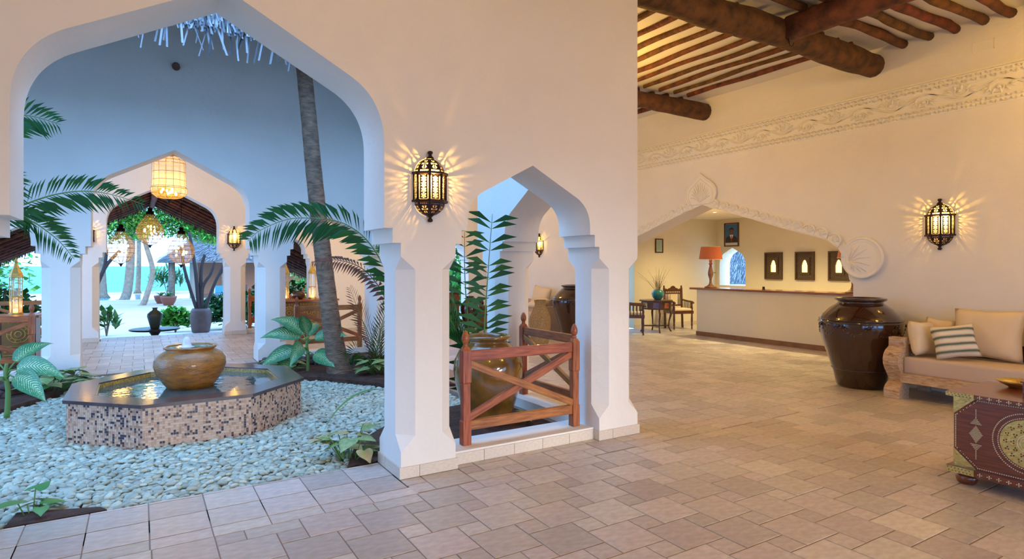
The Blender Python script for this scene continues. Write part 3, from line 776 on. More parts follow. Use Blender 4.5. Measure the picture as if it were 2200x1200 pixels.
# ------------------------------------------------------------------ hanging wire lamps
def pendant(label,loc,prof,zhang,power,nb=12,glow=False,gcol=None):
    t=thing('pendant_lamp',label,'pendant lamp',loc,0,'hanging wire lamps')
    n=14; m=MB()
    for r,z in prof: m.tube([(r*math.cos(2*PI*k/28),r*math.sin(2*PI*k/28),z) for k in range(29)],.0045,5,caps=False)
    for k in range(n):
        a=2*PI*k/n; m.tube([(r*math.cos(a),r*math.sin(a),z) for r,z in prof],.0035,4)
    m.build('wire_cage',WIRE,t)
    m=MB(); m.lathe([(r*.985,z) for r,z in prof],28); m.build('gauze_shade',GAUZE,t)
    zt=prof[-1][1]; m=MB(); m.lathe([(.09,zt-.01),(.085,zt+.07),(.05,zt+.075),(.048,zt+.16),(.0,zt+.165)],16); m.build('cap',BLACK,t)
    zb=prof[0][1]; m=MB(); m.lathe([(0,zb-.08),(.02,zb-.06),(.03,zb-.03),(prof[0][0]+.01,zb)],16); m.build('bottom_cup',DMETAL,t)
    m=MB(); m.tube([(0,0,zt+.16),(0,0,zhang-loc[2])],.008,6); m.build('chain',BLACK,t)
    rb=random.Random(int(loc[0]*100)+5)
    for k in range(nb):
        a=2*PI*k/nb*2.4; r=rb.uniform(.05,.16); z=zb+(zt-zb)*rb.uniform(.28,.62) if not glow else zb+(zt-zb)*rb.uniform(.12,.22)
        m=MB(); m.ell((r*math.cos(a),r*math.sin(a),z),(.022,.022,.03),8,6); m.build('bulb',BULB,t)
    point_light((loc[0],loc[1],loc[2]+zb+(zt-zb)*.4),power,(1,.58,.10),.12,'pendant_light')
    return t
cyl=[(.07,.0),(.20,.03),(.285,.10),(.30,.20),(.275,.23),(.27,.35),(.27,.50),(.27,.66),(.265,.72),(.20,.78),(.10,.82)]
pendant('tall drum shaped wire lamp hanging in the far corridor',(.455,12.9,2.78),cyl,HW,52,9,True)
egg=[(.05,.0),(.16,.06),(.24,.15),(.29,.25),(.305,.36),(.27,.46),(.20,.58),(.13,.68),(.085,.76)]
pendant('onion shaped wire lamp hanging left under the porch thatch',(-.39,17.0,1.60),egg,3.3,9)
pendant('onion shaped wire lamp hanging highest under the porch thatch',(.205,17.5,2.06),egg,3.35,9)
pendant('onion shaped wire lamp hanging right under the porch thatch',(.86,17.0,1.57),egg,3.3,9)
for i,(x,y,w) in enumerate(((1.2,1.2,54),(4.9,1.0,78),(-2.6,1.6,36),(7.3,1.3,75))):  # unseen lamps added above the view to warm the walls and ceiling
    pendant(('unseen drum shaped wire lamp added over the viewer for warm light','unseen drum shaped wire lamp added in the near hall by the sofa side for warm light','unseen drum shaped wire lamp added at the left end of the near hall for warm light','unseen drum shaped wire lamp added in front of the sofa for warm light')[i],(x,y,3.25),cyl,HW,w,9,True)
pendant('hidden drum shaped wire lamp added beside the inner arcade to warm the right wall',(5.2,6.6,3.3),cyl,HW,118,9,True)  # added lamp, hidden by the front wall, warms the right wall and ceiling
pendant('hidden drum shaped wire lamp added in the hall behind the inner arcade for warm light',(5.2,12.6,3.0),cyl,HW,110,9,True)  # added lamp, out of sight, warms the hall past the arcade

# ------------------------------------------------------------------ glazed jars
def jar(label,loc,prof,matl,n=48,rings=(),lugs=None,group=None):
    t=thing('glazed_jar',label,'jar',loc,0,group)
    if matl is JARD: t.scale=(.97,.97,1)
    m=MB(); m.lathe(prof,n); m.build('body',matl,t)
    for r,z,w in rings:
        m=MB(); m.tube([(r*math.cos(2*PI*k/n),r*math.sin(2*PI*k/n),z) for k in range(n+1)],w,6,caps=False); m.build('raised_ring',matl,t)
    if lugs:
        m=MB(); r0,z0,r1,z1,k=lugs
        for i in range(k):
            a=2*PI*i/k
            for s in range(9):
                tt=s/8; aa=a+(tt-.5)*.62; z=z0-(z0-z1)*math.sin(PI*tt); r=r0-(r0-r1)*math.sin(PI*tt)+.004
                for jx in range(2):
                    m.ell((r*math.cos(aa+jx*.03),r*math.sin(aa+jx*.03),z+jx*.016),(.014,.014,.012),6,4)
        tag(m.build('relief_swags',matl,t),kind='stuff')
    return t
J1=[(0,0),(.27,0),(.29,.03),(.33,.20),(.40,.42),(.46,.60),(.495,.74),(.50,.82),(.485,.87),(.45,.92),(.37,1.00),(.295,1.055),(.27,1.07),(.265,1.09),(.30,1.105),(.31,1.12),(.30,1.135),(.27,1.138),(.25,1.12),(.24,1.05)]
sw=(.465,.66,.44,.60,9)
def jarswag():
    pass
jar('large dark brown glazed jar beside the sofa and reception arch',(7.89,4.27,0),J1,JARD,56,((.492,.862,.011),(.503,.83,.009),(.345,.235,.008)),(.502,.79,.47,.68,9),'dark glazed jars')
jar('large dark brown glazed jar seen through the inner arches',(7.88,10.25,0),J1,JARD,48,((.492,.862,.011),(.503,.83,.009)),(.502,.79,.47,.68,9),'dark glazed jars')
J2=[(0,0),(.2,0),(.22,.02),(.27,.18),(.325,.38),(.345,.52),(.335,.62),(.29,.71),(.22,.77),(.19,.79),(.185,.81),(.215,.83),(.225,.845),(.215,.86),(.19,.86),(.17,.84),(.16,.76)]
jar('tall amber glazed jar behind the front railing',(2.95,5.25,.0),J2,JARA,48)

# ------------------------------------------------------------------ cross braced timber railings
def railing(label,p,q,z0,H=.93,wmat=WOOD,posts=(1,1)):
    p=Vector((*p,z0)); q=Vector((*q,z0)); L=(q-p).length; rz=math.atan2(q.y-p.y,q.x-p.x)
    t=thing('timber_railing',label,'railing',p,rz,'cross braced railings'); w=.072; hp=H-.14
    for x in (0,L):
        m=MB(); c=.010
        prof=[(0,1),(.20*H,1),(.215*H,.84),(.53*H,.84),(.545*H,1),(hp-.03,1),(hp,.62)]
        vs=[]
        for z,k in prof:
            h=w/2*k; vs+=[(z,-h,-h),(z,h,-h),(z,h,h),(z,-h,h)]
        fs=[(j*4+i,j*4+(i+1)%4,(j+1)*4+(i+1)%4,(j+1)*4+i) for j in range(len(prof)-1) for i in range(4)]+[(3,2,1,0),tuple((len(prof)-1)*4+i for i in range(4))]
        m.add(vs,fs); o=m.build('post',wmat,t,True); o.location=(x,0,0); o.rotation_euler=(0,-PI/2,0)
        m=MB(); m.lathe([(.018,hp-.002),(.024,hp+.012),(.016,hp+.02),(.02,hp+.028),(.031,hp+.05),(.033,hp+.072),(.026,hp+.10),(.013,hp+.125),(0,hp+.135)],14)
        f=m.build('finial',wmat,o); f.rotation_euler=(0,PI/2,0)
    zt=hp-.075; zb=.155
    bar('rail',(w/2,0,zt),(L-w/2,0,zt),.045,.085,wmat,t); bar('rail',(w/2,0,zb),(L-w/2,0,zb),.045,.08,wmat,t)
    bar('brace',(w/2-.01,.004,zb+.06),(L-w/2+.01,.004,zt-.06),.038,.06,wmat,t,(0,0,1)); bar('brace',(w/2-.01,-.006,zt-.06),(L-w/2+.01,-.006,zb+.06),.038,.06,wmat,t,(0,0,1))
    return t
railing('red hardwood railing with crossed braces in front of the amber jar',(2.245,4.37),(3.35,4.37),.1)
railing('red hardwood railing with crossed braces at right angles behind the front railing',(3.69,5.75),(3.69,4.70),.1)
railing('red hardwood railing behind the leaning palm trunk',(2.25,10.6),(3.33,10.6),.1)
railing('red hardwood railing at the far left arch of the courtyard',(-2.45,10.6),(-1.28,10.6),.1)
railing('red hardwood railing in the outer arch right of the garden opening',(2.16,15.12),(3.36,15.12),.1)
railing('red hardwood railing in the outer arch left of the garden opening',(-2.47,15.12),(-1.27,15.12),.1)

# ------------------------------------------------------------------ sofa and cushions
so=thing('carved_sofa','long low sofa with whitewashed carved arms and taupe seat','sofa',(7.5,3.775,0))
# local axes: x to the wall, y negative along the sofa
def sofa():
    L=2.6; D=.80
    for y0,y1 in ((-.17,0),(-L,-L+.17)):
        prof=[(-.03,0),(.20,0),(.20,.16),(.195,.26),(.20,.40),(.20,.52),(.19,.62),(.19,.705),(.085,.705),(.085,.60),(.065,.585),(.005,.555),(-.035,.51),(-.05,.46),(-.045,.40),(-.015,.345),(.03,.29),(.075,.235),(.085,.19),(.05,.175),(.0,.145),(-.03,.10)]
        m=MB(); m.prism(prof,'y',y0,y1); arm=m.build('arm_front',SOFAW,so,True)
        m=MB()
        # carved scrolls on the outward face (towards -x) of the arm
        yc=(y0+y1)/2
        for zc,s in ((.50,1),(.42,-1),(.34,1)):
            pts=[]
            for k in range(18):
                a=k/17*4.2; r=.045*(1-k/22); pts.append((-.05+.22*max(0,abs(zc+r*math.sin(a)-.45)-.03)**1.0,yc+s*(r*math.cos(a)-.012),zc+r*math.sin(a)))
            m.tube(pts,.007,5)
        for k in range(5): m.box(.079,.087,y0+.012,y1-.012,.61+k*.019,.621+k*.019)
        for k in range(6): m.box(-.034+.004*k*k*.6,-.01+.004*k*k*.6,y0+.008,y1-.008,.03+.022*k,.042+.022*k)
        tag(m.build('scroll_carving',SOFAW,arm),kind='stuff')
        m=MB(); m.box(.20,.78,y0+.03,y1-.03,.28,.62); m.build('arm_panel',SOFAW,so)
        m=MB(); m.box(.70,.80,y0+.03,y1-.03,0,.62); m.build('leg',SOFAW,so)
    m=MB(); m.box(.03,.09,-L+.155,-.155,.195,.30); m.build('front_rail',SOFAW,so)
    m=MB(); m.box(.09,.78,-L+.155,-.155,.24,.285); m.build('seat_deck',SOFAW,so)
    m=MB(); m.box(.76,.80,-L+.155,-.155,.24,.66); m.build('back_panel',DWOOD,so)
    m=MB(); m.box(.40,.48,-1.3,-1.22,0,.24); m.build('leg',SOFAW,so)
sofa()
def softbox(w,d,h,r,n=8):
    m=MB(); bm=bmesh.new(); bmesh.ops.create_cube(bm,size=1); bmesh.ops.scale(bm,vec=(w,d,h),verts=bm.verts)
    bmesh.ops.bevel(bm,geom=bm.edges[:]+bm.verts[:],offset=r,segments=3,profile=.6,affect='EDGES')
    vs=[v.co.copy() for v in bm.verts]; bm.verts.index_update(); fs=[[v.index for v in f.verts] for f in bm.faces]; bm.free()
    m.add(vs,fs,0,True); return m
m=softbox(.68,2.27,.20,.035); o=m.build('seat_mattress',CLOTHS,so); o.location=(.405,-1.30,.39)
def cushion(name,label,w,h,t,loc,rot,matl,group=None):
    n=16; m=MB(); vs=[];uv=[]
    for side in (1,-1):
        for j in range(n+1):
            for i in range(n+1):
                u=2*i/n-1;v=2*j/n-1
                pinch=1-.09*(1-abs(u*v))*(max(abs(u),abs(v))**3)
                k=max(0,(1-u**4)*(1-v**4))**.55
                wr=.006*math.sin(u*9+v*4)*k
                vs.append((u*w/2*pinch,side*(t/2*k+wr*.5),v*h/2*pinch)); uv.append(((u+1)/2,(v+1)/2))
    N=(n+1)**2; fs=[]
    for j in range(n):
        for i in range(n):
            a=j*(n+1)+i; fs.append((a+1,a,a+n+1,a+n+2)); fs.append((N+a,N+a+1,N+a+n+2,N+a+n+1))
    m.add(vs,fs,0,True,uv); me=m.mesh(name,matl)
    bm=bmesh.new(); bm.from_mesh(me); bmesh.ops.remove_doubles(bm,verts=bm.verts,dist=1e-4); bm.to_mesh(me); bm.free()
    o=bpy.data.objects.new(name,me); COL.objects.link(o); o.location=loc; o.rotation_euler=rot
    return tag(o,label,'cushion',group)
def stripes():
    m_,nt,b=newmat('striped_cloth'); N=nt.nodes; L=nt.links
    uv=N.new('ShaderNodeUVMap'); sp=N.new('ShaderNodeSeparateXYZ'); L.new(uv.outputs[0],sp.inputs[0])
    nz=N.new('ShaderNodeTexNoise'); nz.inputs['Scale'].default_value=40; L.new(uv.outputs[0],nz.inputs['Vector'])
    ma=N.new('ShaderNodeMath'); ma.operation='MULTIPLY_ADD'; ma.inputs[1].default_value=.03; L.new(nz.outputs['Fac'],ma.inputs[0]); L.new(sp.outputs['Y'],ma.inputs[2])
    mu=N.new('ShaderNodeMath'); mu.operation='MULTIPLY'; mu.inputs[1].default_value=28; L.new(ma.outputs[0],mu.inputs[0]); si=N.new('ShaderNodeMath'); si.operation='SINE'; L.new(mu.outputs[0],si.inputs[0])
    r=N.new('ShaderNodeValToRGB'); e=r.color_ramp.elements; e[0].position=.05; e[0].color=(.10,.16,.14,1); e[1].position=.75; e[1].color=(.76,.70,.58,1)
    x=e.new(.28); x.color=(.50,.42,.30,1)
    mr=N.new('ShaderNodeMapRange'); mr.inputs['From Min'].default_value=-1; L.new(si.outputs[0],mr.inputs['Value']); L.new(mr.outputs[0],r.inputs['Fac']); L.new(r.outputs[0],b.inputs['Base Color']); b.inputs['Roughness'].default_value=.9; return m_
STRIPE=stripes()
cushion('back_cushion','big plain beige cushion against the wall at the jar end of the sofa',.68,.56,.20,(8.10,2.98,.775),(-.20,0,-PI/2),CLOTH)
cushion('back_cushion','big plain beige cushion partly hidden at the far end of the sofa',.68,.56,.20,(8.10,2.28,.775),(-.20,0,-PI/2),CLOTH)
cushion('back_cushion','beige cushion lying beyond the pair of big sofa cushions',.56,.56,.20,(8.10,1.64,.775),(-.20,0,-PI/2),CLOTH)
cushion('scatter_cushion','small plain pale cushion leaning on the carved sofa arm',.40,.40,.17,(7.80,3.50,.70),(-.22,.06,-.15),CLOTH)
cushion('scatter_cushion','small plain cushion tucked behind the striped one',.30,.42,.13,(8.09,3.47,.71),(-.22,.1,-1.45),CLOTH)
cushion('scatter_cushion','green and cream striped cushion lying tilted on the sofa',.42,.38,.15,(7.78,3.17,.70),(-.38,-.14,-.95),STRIPE)

# ------------------------------------------------------------------ brass bound chest table
def chest():
    t=thing('chest_table','red hardwood chest table with brass corners and studded roundel','chest table',(4.97,2.03,0))
    L=1.05; D=.62; z0,z1=.125,.62
    # local: front face at x=0 facing -x, runs to -y
    m=MB(); m.box(0,D,-L,0,z0,z1); body=m.build('body',CHESTW,t)
    m=MB(); m.box(-.035,D+.035,-L-.035,.035,z1,z1+.03); top=m.build('top',CHESTW,t)
    m=MB(); m.box(-.035,D+.035,-L-.035,.035,z0-.045,z0); base=m.build('base_moulding',CHESTW,t)
    for x,y in ((.05,-.06),(.05,-L+.06),(D-.05,-.06),(D-.05,-L+.06)):
        m=MB(); m.lathe([(0,0),(.045,0),(.06,.015),(.066,.04),(.058,.068),(.04,.08),(.04,.082),(0,.082)],20,(x,y,0)); m.build('bun_foot',CHESTW,t)
    f=-.0015
    # corner plates (triangles) on the front and side
    ctr=-L/2
    for sy in (0,-L):
        d=-1 if sy==0 else 1
        for za,zb in ((z1,-1),(z0,1)):
            m=MB(); m.prism([(sy,za),(sy+d*.135,za),(sy,za+zb*.125)],'x',f-.002,0); m.build('corner_plate',BRASS,body,True)
            m=MB(); m.prism([(0,za),(.135,za),(0,za+zb*.125)],'y',sy-(.0 if sy<0 else 0)-.003*d*-1 if False else sy, sy+(-d)*.003); m.build('corner_plate',BRASS,body,True)
            for k in range(6):
                m=MB(); a=k/5; m.ell((f-.004,sy+d*(.03+.10*a),za+zb*(.02+.095*(1-a))),(.004,.008,.008),8,5); m.build('rivet',CHESTW,body)
    # brass strips with punched dots on the mouldings, at the corners
    for zc,par in ((z1+.015,top),(z0-.0225,base)):
        hh=.014 if par is top else .021
        for y0,y1 in ((.035,-.135),(-L-.035,-L+.135)):
            m=MB(); m.box(-.038,-.035,min(y0,y1),max(y0,y1),zc-hh,zc+hh); p=m.build('brass_strip',BRASS,par)
            m=MB()
            for k in range(7):
                for r in (-.5,.5): m.ell((-.0385,min(y0,y1)+.02+k*.022+(.006 if r>0 else 0),zc+r*hh),(.0015,.004,.0035),6,4)
            tag(m.build('punched_dots',DWOOD,p),kind='stuff')
            y=y0 if y0>0 else y0
            m=MB(); ye=.035 if y0>0 else -L-.038; m.box(-.035,.10,ye,ye+.003,zc-hh,zc+hh); m.build('brass_strip',BRASS,par)
        m=MB()
        for k in range(14):
            y=-.17-k*(L-.34)/13
            for dy,dz in ((0,0),(.011,0),(-.011,0),(0,.009),(0,-.009)): m.ell((-.0365,y+dy,zc+dz*(1 if par is base else .9)),(.003,.0045,.0042),6,4)
        tag(m.build('stud_crosses',STUD,par),kind='stuff')
    # octagonal stud border, roundel and lozenge
    st=MB()
    def stud(y,z,r=.0048): st.ell((f-.001,y,z),(.004,r,r),6,4)
    oc=[(-.145,z1-.012),(-L+.145,z1-.012),(-L+.012,z1-.135),(-L+.012,z0+.135),(-L+.145,z0+.012),(-.145,z0+.012),(-.012,z0+.135),(-.012,z1-.135)]
    for i in range(8):
        a=Vector(oc[i]);b=Vector(oc[(i+1)%8]); n=int((b-a).length/.0125)
        for k in range(n): p=a.lerp(b,k/n); stud(p.x,p.y)
    zc=(z0+z1)/2
    RC=-.43
    for c_y in (RC,):
        for R in (.198,.168):
            n=int(2*PI*R/.0125)
            for k in range(n): stud(c_y+R*math.cos(2*PI*k/n),zc+R*math.sin(2*PI*k/n))
    for ly in (-.135,-.725,-.92):
        for i in range(-6,7):
            for j in range(-6,7):
                if abs(i)+abs(j)<=6 : stud(ly+(i)*.0062,zc+j*.0095,.0036)
        for s in (1,-1):
            for j in range(5):
                for i in range(-(4-j),(4-j)+1):
                    stud(ly+i*.0075,zc+s*(.072+.010*j),.0036)
            for j in range(7): stud(ly,zc+s*(.118+.009*j),.0036)
    tag(st.build('brass_studs',STUD,body),kind='stuff')
    m=MB(); n=48; circ=[(RC+.158*math.cos(2*PI*k/n),zc+.158*math.sin(2*PI*k/n)) for k in range(n)]; m.prism(circ,'x',f-.003,0); rd=m.build('brass_roundel',BRASS,body,True)
    m=MB()
    for R,k in ((.125,16),(.085,11)):
        for i in range(k):
            a=2*PI*i/k; cy,cz=RC+R*math.cos(a),zc+R*math.sin(a)
            for b in range(3):
                aa=a+2*PI*b/3; m.ell((f-.0035,cy+.009*math.cos(aa),cz+.009*math.sin(aa)),(.0015,.0055,.0055),6,4)
    tag(m.build('cut_out_motifs',CHESTW,rd),kind='stuff')
    m=MB(); m.ell((f-.004,RC,zc),(.02,.028,.028),16,8); m.build('boss',STUD,rd)
    m=MB()
    for R in (.045,.06): m.tube([(f-.004,RC+R*math.cos(2*PI*k/36),zc+R*math.sin(2*PI*k/36)) for k in range(37)],.003,5,caps=False)
    m.build('bead_ring',STUD,rd)
chest()
bx=thing('tissue_box','small red wooden box standing on the chest table','box',(5.20,1.58,.651))
m=MB(); m.box(-.09,.09,-.1,.1,0,.10); m.build('body',CHESTW,bx); m=MB(); m.box(-.1,.1,-.11,.11,.10,.112); m.build('lid',CHESTW,bx)
m=MB(); m.lathe([(0,.0),(.05,0),(.055,.008),(.10,.03),(.125,.052),(.12,.054),(.09,.034),(0,.012)],28); o=m.build('brass_dish',BRASS); o.location=(5.50,1.84,.651); tag(o,'shallow brass dish on the chest table beside the red box','dish')
# ------------------------------------------------------------------ reception desk and its things
dk=thing('reception_desk','long cream reception desk with polished wooden counter top','desk',(10.55,9.3,0))
m=MB(); m.box(0,.14,-4.6,0,0,1.02); m.box(.14,1.2,-.14,0,0,1.02); m.build('front_panel',PLASTER_Y,dk)
m=MB(); m.box(-.012,0,-4.6,.012,0,.095); m.box(0,1.2,0,.012,0,.095); m.build('plinth',mat('plinth_tile',(.30,.14,.06),.4,var=.3),dk)
m=MB(); m.box(-.10,.52,-4.6,.12,1.02,1.062); m.build('counter_top',mat('counter_wood',(.38,.15,.05),.22,col2=(.22,.08,.03),vscale=4,stretch=(10,1,10),coat=.5),dk)
SHADE=mat('red_lampshade',(.38,.07,.03),.8,bump=.2,bscale=120,emit=(.9,.25,.05),estr=.18)
LAMPW=mat('lamp_base_wood',(.30,.17,.07),.45,col2=(.14,.07,.03),vscale=8,stretch=(1,1,3))
def table_lamp(label,loc):
    t=thing('table_lamp',label,'table lamp',loc,0,'red shaded table lamps')
    m=MB(); m.lathe([(0,0),(.13,0),(.13,.018),(.10,.03),(.075,.035),(.072,.05),(.05,.065)],24); m.build('base',LAMPW,t)
    m=MB(); m.lathe([(.05,.06),(.032,.10),(.026,.15),(.03,.20),(.052,.26),(.058,.31),(.05,.37),(.032,.45),(.026,.50),(.04,.515),(.04,.535),(.026,.55),(.034,.58),(.034,.61),(.02,.64),(.012,.68),(0,.68)],24); m.build('stem',LAMPW,t)
    m=MB(); m.lathe([(.25,.62),(.205,.90)],36); m.lathe([(.246,.62),(.201,.90)],36); s=m.build('shade',SHADE,t)
    m=MB(); m.lathe([(.25,.618),(.251,.626)],36); m.build('shade_trim',STUD,s); m=MB(); m.lathe([(.206,.896),(.205,.904)],36); m.build('shade_trim',STUD,s)
    m=MB(); m.ell((0,0,.72),(.03,.03,.04),10,7); m.build('bulb',emis('lamp_bulb',(1,.75,.4),14),t)
    m=MB(); m.tube([(.03,-.0,.33),(.11,-.05,.33)],.006,6); m.build('switch',BLACK,t)
    point_light((loc[0],loc[1],loc[2]+.79),12,(1,.72,.38),.05,'table_lamp_light')
    return t
table_lamp('red shaded lamp with turned wooden stem at the open end of the desk',(10.72,9.06,1.063))
table_lamp('red shaded lamp on the desk half hidden by the shell roundel',(10.72,5.93,1.063))
# small card holder on the desk
m=MB(); m.box(-.02,.02,-.015,.015,0,.06); m.box(-.03,.03,-.02,.02,0,.008); o=m.build('desk_bell',BLACK); o.location=(10.75,7.75,1.063); tag(o,'tiny black bell post standing on the counter top','desk bell')
# framed pictures
def framed(name,label,cat,cx,cy,cz,w,h,axis):
    t=thing(name,label,cat,(cx,cy,cz),0 if axis=='y' else -PI/2); f=.028
    for a in ((-w/2,w/2,-h/2,-h/2+f),(-w/2,w/2,h/2-f,h/2),(-w/2,-w/2+f,-h/2+f,h/2-f),(w/2-f,w/2,-h/2+f,h/2-f)):
        m=MB(); m.box(a[0],a[1],-.025,0,a[2],a[3]); m.build('frame_bar',DWOOD,t)
    return t
t=framed('framed_certificate','small dark framed green certificate on the alcove side wall','picture',11.2,11.099,2.05,.27,.36,'y')
m=MB(); m.box(-.11,.11,-.01,0,-.155,.155); c_=m.build('paper',mat('green_paper',(.45,.62,.50),.7),t)
m=MB()
for k in range(12): m.box(-.08+.02*(k%3==0),.08-.015*(k%2),-.0115,-.01,.115-k*.02,.121-k*.02)
m.build('printed_lines',mat('grey_ink',(.20,.28,.24),.8),c_)
t=framed('framed_portrait','dark framed portrait of a person in a suit and red tie against blue','picture',RX-.001,10.585,2.365,.46,.62,'x')
m=MB(); m.box(-.205,.205,-.008,0,-.285,.285); bg=m.build('mount',mat('white_mount',(.75,.73,.66),.6),t)
m=MB(); m.box(-.195,.195,-.010,-.008,-.21,.275); m.build('blue_backdrop',mat('photo_blue',(.05,.17,.42),.5,var=.2,vscale=4),bg)
def flat(name,poly,d,matl): m=MB(); m.prism(poly,'y',-d,-.009); return m.build(name,matl,bg,True)
flat('suit',[(-.19,-.21),(.19,-.21),(.18,-.10),(.13,-.05),(.05,-.015),(-.05,-.015),(-.13,-.05),(-.18,-.10)],.011,mat('charcoal_suit',(.035,.03,.03),.6))
flat('shirt',[(0,-.16),(.055,-.02),(.04,.0),(-.04,.0),(-.055,-.02)],.012,mat('white_shirt',(.75,.75,.75),.6))
flat('tie',[(0,-.20),(.022,-.17),(.012,-.03),(-.012,-.03),(-.022,-.17)],.013,mat('red_tie',(.35,.02,.03),.5))
flat('face',[(.062*math.cos(2*PI*k/24),.085+.088*math.sin(2*PI*k/24)) for k in range(24)]+[],.0125,mat('printed_skin',(.16,.075,.04),.5))
flat('hair',[(.066,.10),(.066,.135),(.045,.172),(0,.185),(-.045,.172),(-.066,.135),(-.066,.10),(-.055,.135),(0,.15),(.055,.135)],.0135,mat('printed_hair',(.015,.012,.01),.6))
fe=MB()
for x in (-.024,.024): fe.box(x-.009,x+.009,-.0138,-.0125,.095,.101)
fe.box(-.02,.02,-.0138,-.0125,.042,.05); fe.box(-.006,.006,-.0138,-.0125,.065,.075); fe.build('features',mat('printed_features',(.42,.30,.24),.5),bg)
# pierced niche lights
LATT=mat('dark_lattice_wood',(.10,.055,.025),.5)
NGLOW=emis('niche_glow',(1,.72,.20),3.2)
def niche(label,y):
    t=thing('niche_light',label,'niche light',(RX-.001,y,1.54),-PI/2,'pierced niche lights'); w,h=.48,.67
    m=MB(); m.box(-w/2+.03,w/2-.03,-.004,0,-h/2+.03,h/2-.03); m.build('back_panel',mat('niche_back',(.55,.42,.2),.7),t)
    for a in ((-w/2,w/2,-h/2,-h/2+.035),(-w/2,w/2,h/2-.035,h/2),(-w/2,-w/2+.035,-h/2+.035,h/2-.035),(w/2-.035,w/2,-h/2+.035,h/2-.035)):
        m=MB(); m.box(a[0],a[1],-.05,0,a[2],a[3]); m.build('frame_bar',LATT,t)
    m=MB()
    n=9
    ins=.10
    def lim(x,z): return abs(x)<.125 and abs(z)<.2
    k=-1.2
    while k<1.2:
        for s in (1,-1):
            seg=[]
            for i in range(120):
                x=-w/2+.03+(w-.06)*i/119; z=s*x+k
                if abs(z)<h/2-.03 and not lim(x,z): seg.append((x,-.03,z))
                else:
                    if len(seg)>3: m.obox(seg[0],seg[-1],.008,.009,(0,1,0))
                    seg=[]
            if len(seg)>3: m.obox(seg[0],seg[-1],.008,.009,(0,1,0))
        k+=.046
    m.build('lattice',LATT,t)
    # inner panel with a lobed arch cut-out: panel pieces around the glowing opening
    m=MB(); ow=.075
    m.box(-.13,-ow,-.04,-.005,-.205,.205); m.box(ow,.13,-.04,-.005,-.205,.205); m.box(-ow,ow,-.04,-.005,-.205,-.15)
    prof=[(ow,.02),(ow-.012,.03),(ow-.014,.07),(ow-.03,.085),(ow-.03,.105),(ow-.045,.13),(0,.145)]
    poly=[(ow,.205),(ow,.02)]+prof[1:]+[(-x,z) for x,z in reversed(prof[:-1])]+[(-ow,.205)]
    for (x0,z0),(x1,z1) in zip(poly[1:-2],poly[2:-1]):
        if abs(x0-x1)>1e-4: m.add([(x0,-.04,z0),(x1,-.04,z1),(x1,-.04,.205),(x0,-.04,.205)],[(0,1,2,3)])
        m.add([(x0,-.04,z0),(x1,-.04,z1),(x1,-.005,z1),(x0,-.005,z0)],[(0,1,2,3)])
    m.build('arch_panel',LATT,t)
    m=MB(); m.box(-ow-.01,ow+.01,-.008,-.004,-.16,.15); m.build('glowing_glass',NGLOW,t)
    return t
niche('pierced dark wood niche light next to the arched window',9.33); niche('pierced dark wood niche light in the middle of three',8.505); niche('pierced dark wood niche light beside the shell roundel',7.69)
# thatched roof seen through the arched window
m=MB(); rt=random.Random(9)
for i in range(5000):
    y=rt.uniform(10.5,17); z=rt.uniform(.3,3.3); x=17.0+(z-.9)*.9+rt.uniform(-.05,.05); L=rt.uniform(.15,.4); w=rt.uniform(.012,.03); dy=rt.uniform(-.2,.1)
    m.add([(x,y,z),(x,y+w,z),(x-L*.55,y+w+dy*L*2,z-L),(x-L*.55,y+dy*L*2,z-L)],[(0,1,2,3)])
m.add([(16.4,10,.2),(16.4,18,.2),(19.3,18,3.4),(19.3,10,3.4)],[(0,1,2,3)])
o=m.build('thatched_roof',THATCHB); tag(o,'blue grey thatched roof outside the arched reception window','roof',None)
for i,y in enumerate((10.25,10.5)):
    m=MB(); m.lathe([(0,0),(.06,0),(.09,.05),(.08,.12),(.0,.16)],14); o=m.build('garden_lamp',emis('garden_lamp_glow_%d'%i,(1,.6,.12),3)); o.location=(14.1,y+.05,1.02); tag(o,'small glowing lamp on the sill outside the arched window','lamp','sill lamps')
m=MB(); m.box(13.95,14.5,9.6,11.3,.9,1.015); o=struct(m.build('trim_1',PLASTER)); tag(o,'outer sill shelf of the arched window','sill')

# ------------------------------------------------------------------ tiled side table, vase of twigs and two armchairs
tb=thing('tiled_table','small octagonal table with painted tiles round its apron','side table',(10.33,10.33,0))
m=MB(); R=.36
def ngon(r,n=8,a0=PI/8): return [(r*math.cos(a0+2*PI*k/n),r*math.sin(a0+2*PI*k/n)) for k in range(n)]
m.prism(ngon(R+.05),'z',.72,.745); m.build('top',DWOOD,tb,True)
m=MB(); m.prism(ngon(R),'z',.53,.72); ap=m.build('apron',DWOOD,tb,True)
tc=[(.05,.10,.35),(.45,.08,.05),(.70,.42,.05),(.65,.60,.25)]
for k in range(8):
    a=PI/8+2*PI*(k+.5)/8; rr=R*math.cos(PI/8)
    t_=MB(); t_.box(-.065,.065,-.006,0,.565,.69); o=t_.build('painted_tile',mat('tile_paint_%d'%k,tc[k%4],.25,col2=tuple(c*.4+.1 for c in tc[(k+1)%4]),vscale=14),ap); o.location=(rr*math.cos(a)*1.008,rr*math.sin(a)*1.008,0); o.rotation_euler=(0,0,a+PI/2)
for k in range(4):
    a=PI/4+k*PI/2+.25; m=MB(); m.tube([(r*math.cos(a),r*math.sin(a),z) for r,z in ((.32,.55),(.36,.42),(.31,.25),(.30,.1),(.34,.03),(.36,.0))],[.024,.026,.018,.015,.018,.02],8); m.build('leg',DWOOD,tb)
for a in (PI/4+.25,3*PI/4+.25):
    m=MB(); m.obox((-.3*math.cos(a),-.3*math.sin(a),.14),(.3*math.cos(a),.3*math.sin(a),.14),.025,.03); m.build('stretcher',DWOOD,tb)
vs_=thing('turquoise_vase','round turquoise vase holding dry twigs on the tiled table','vase',(10.42,10.36,.746))
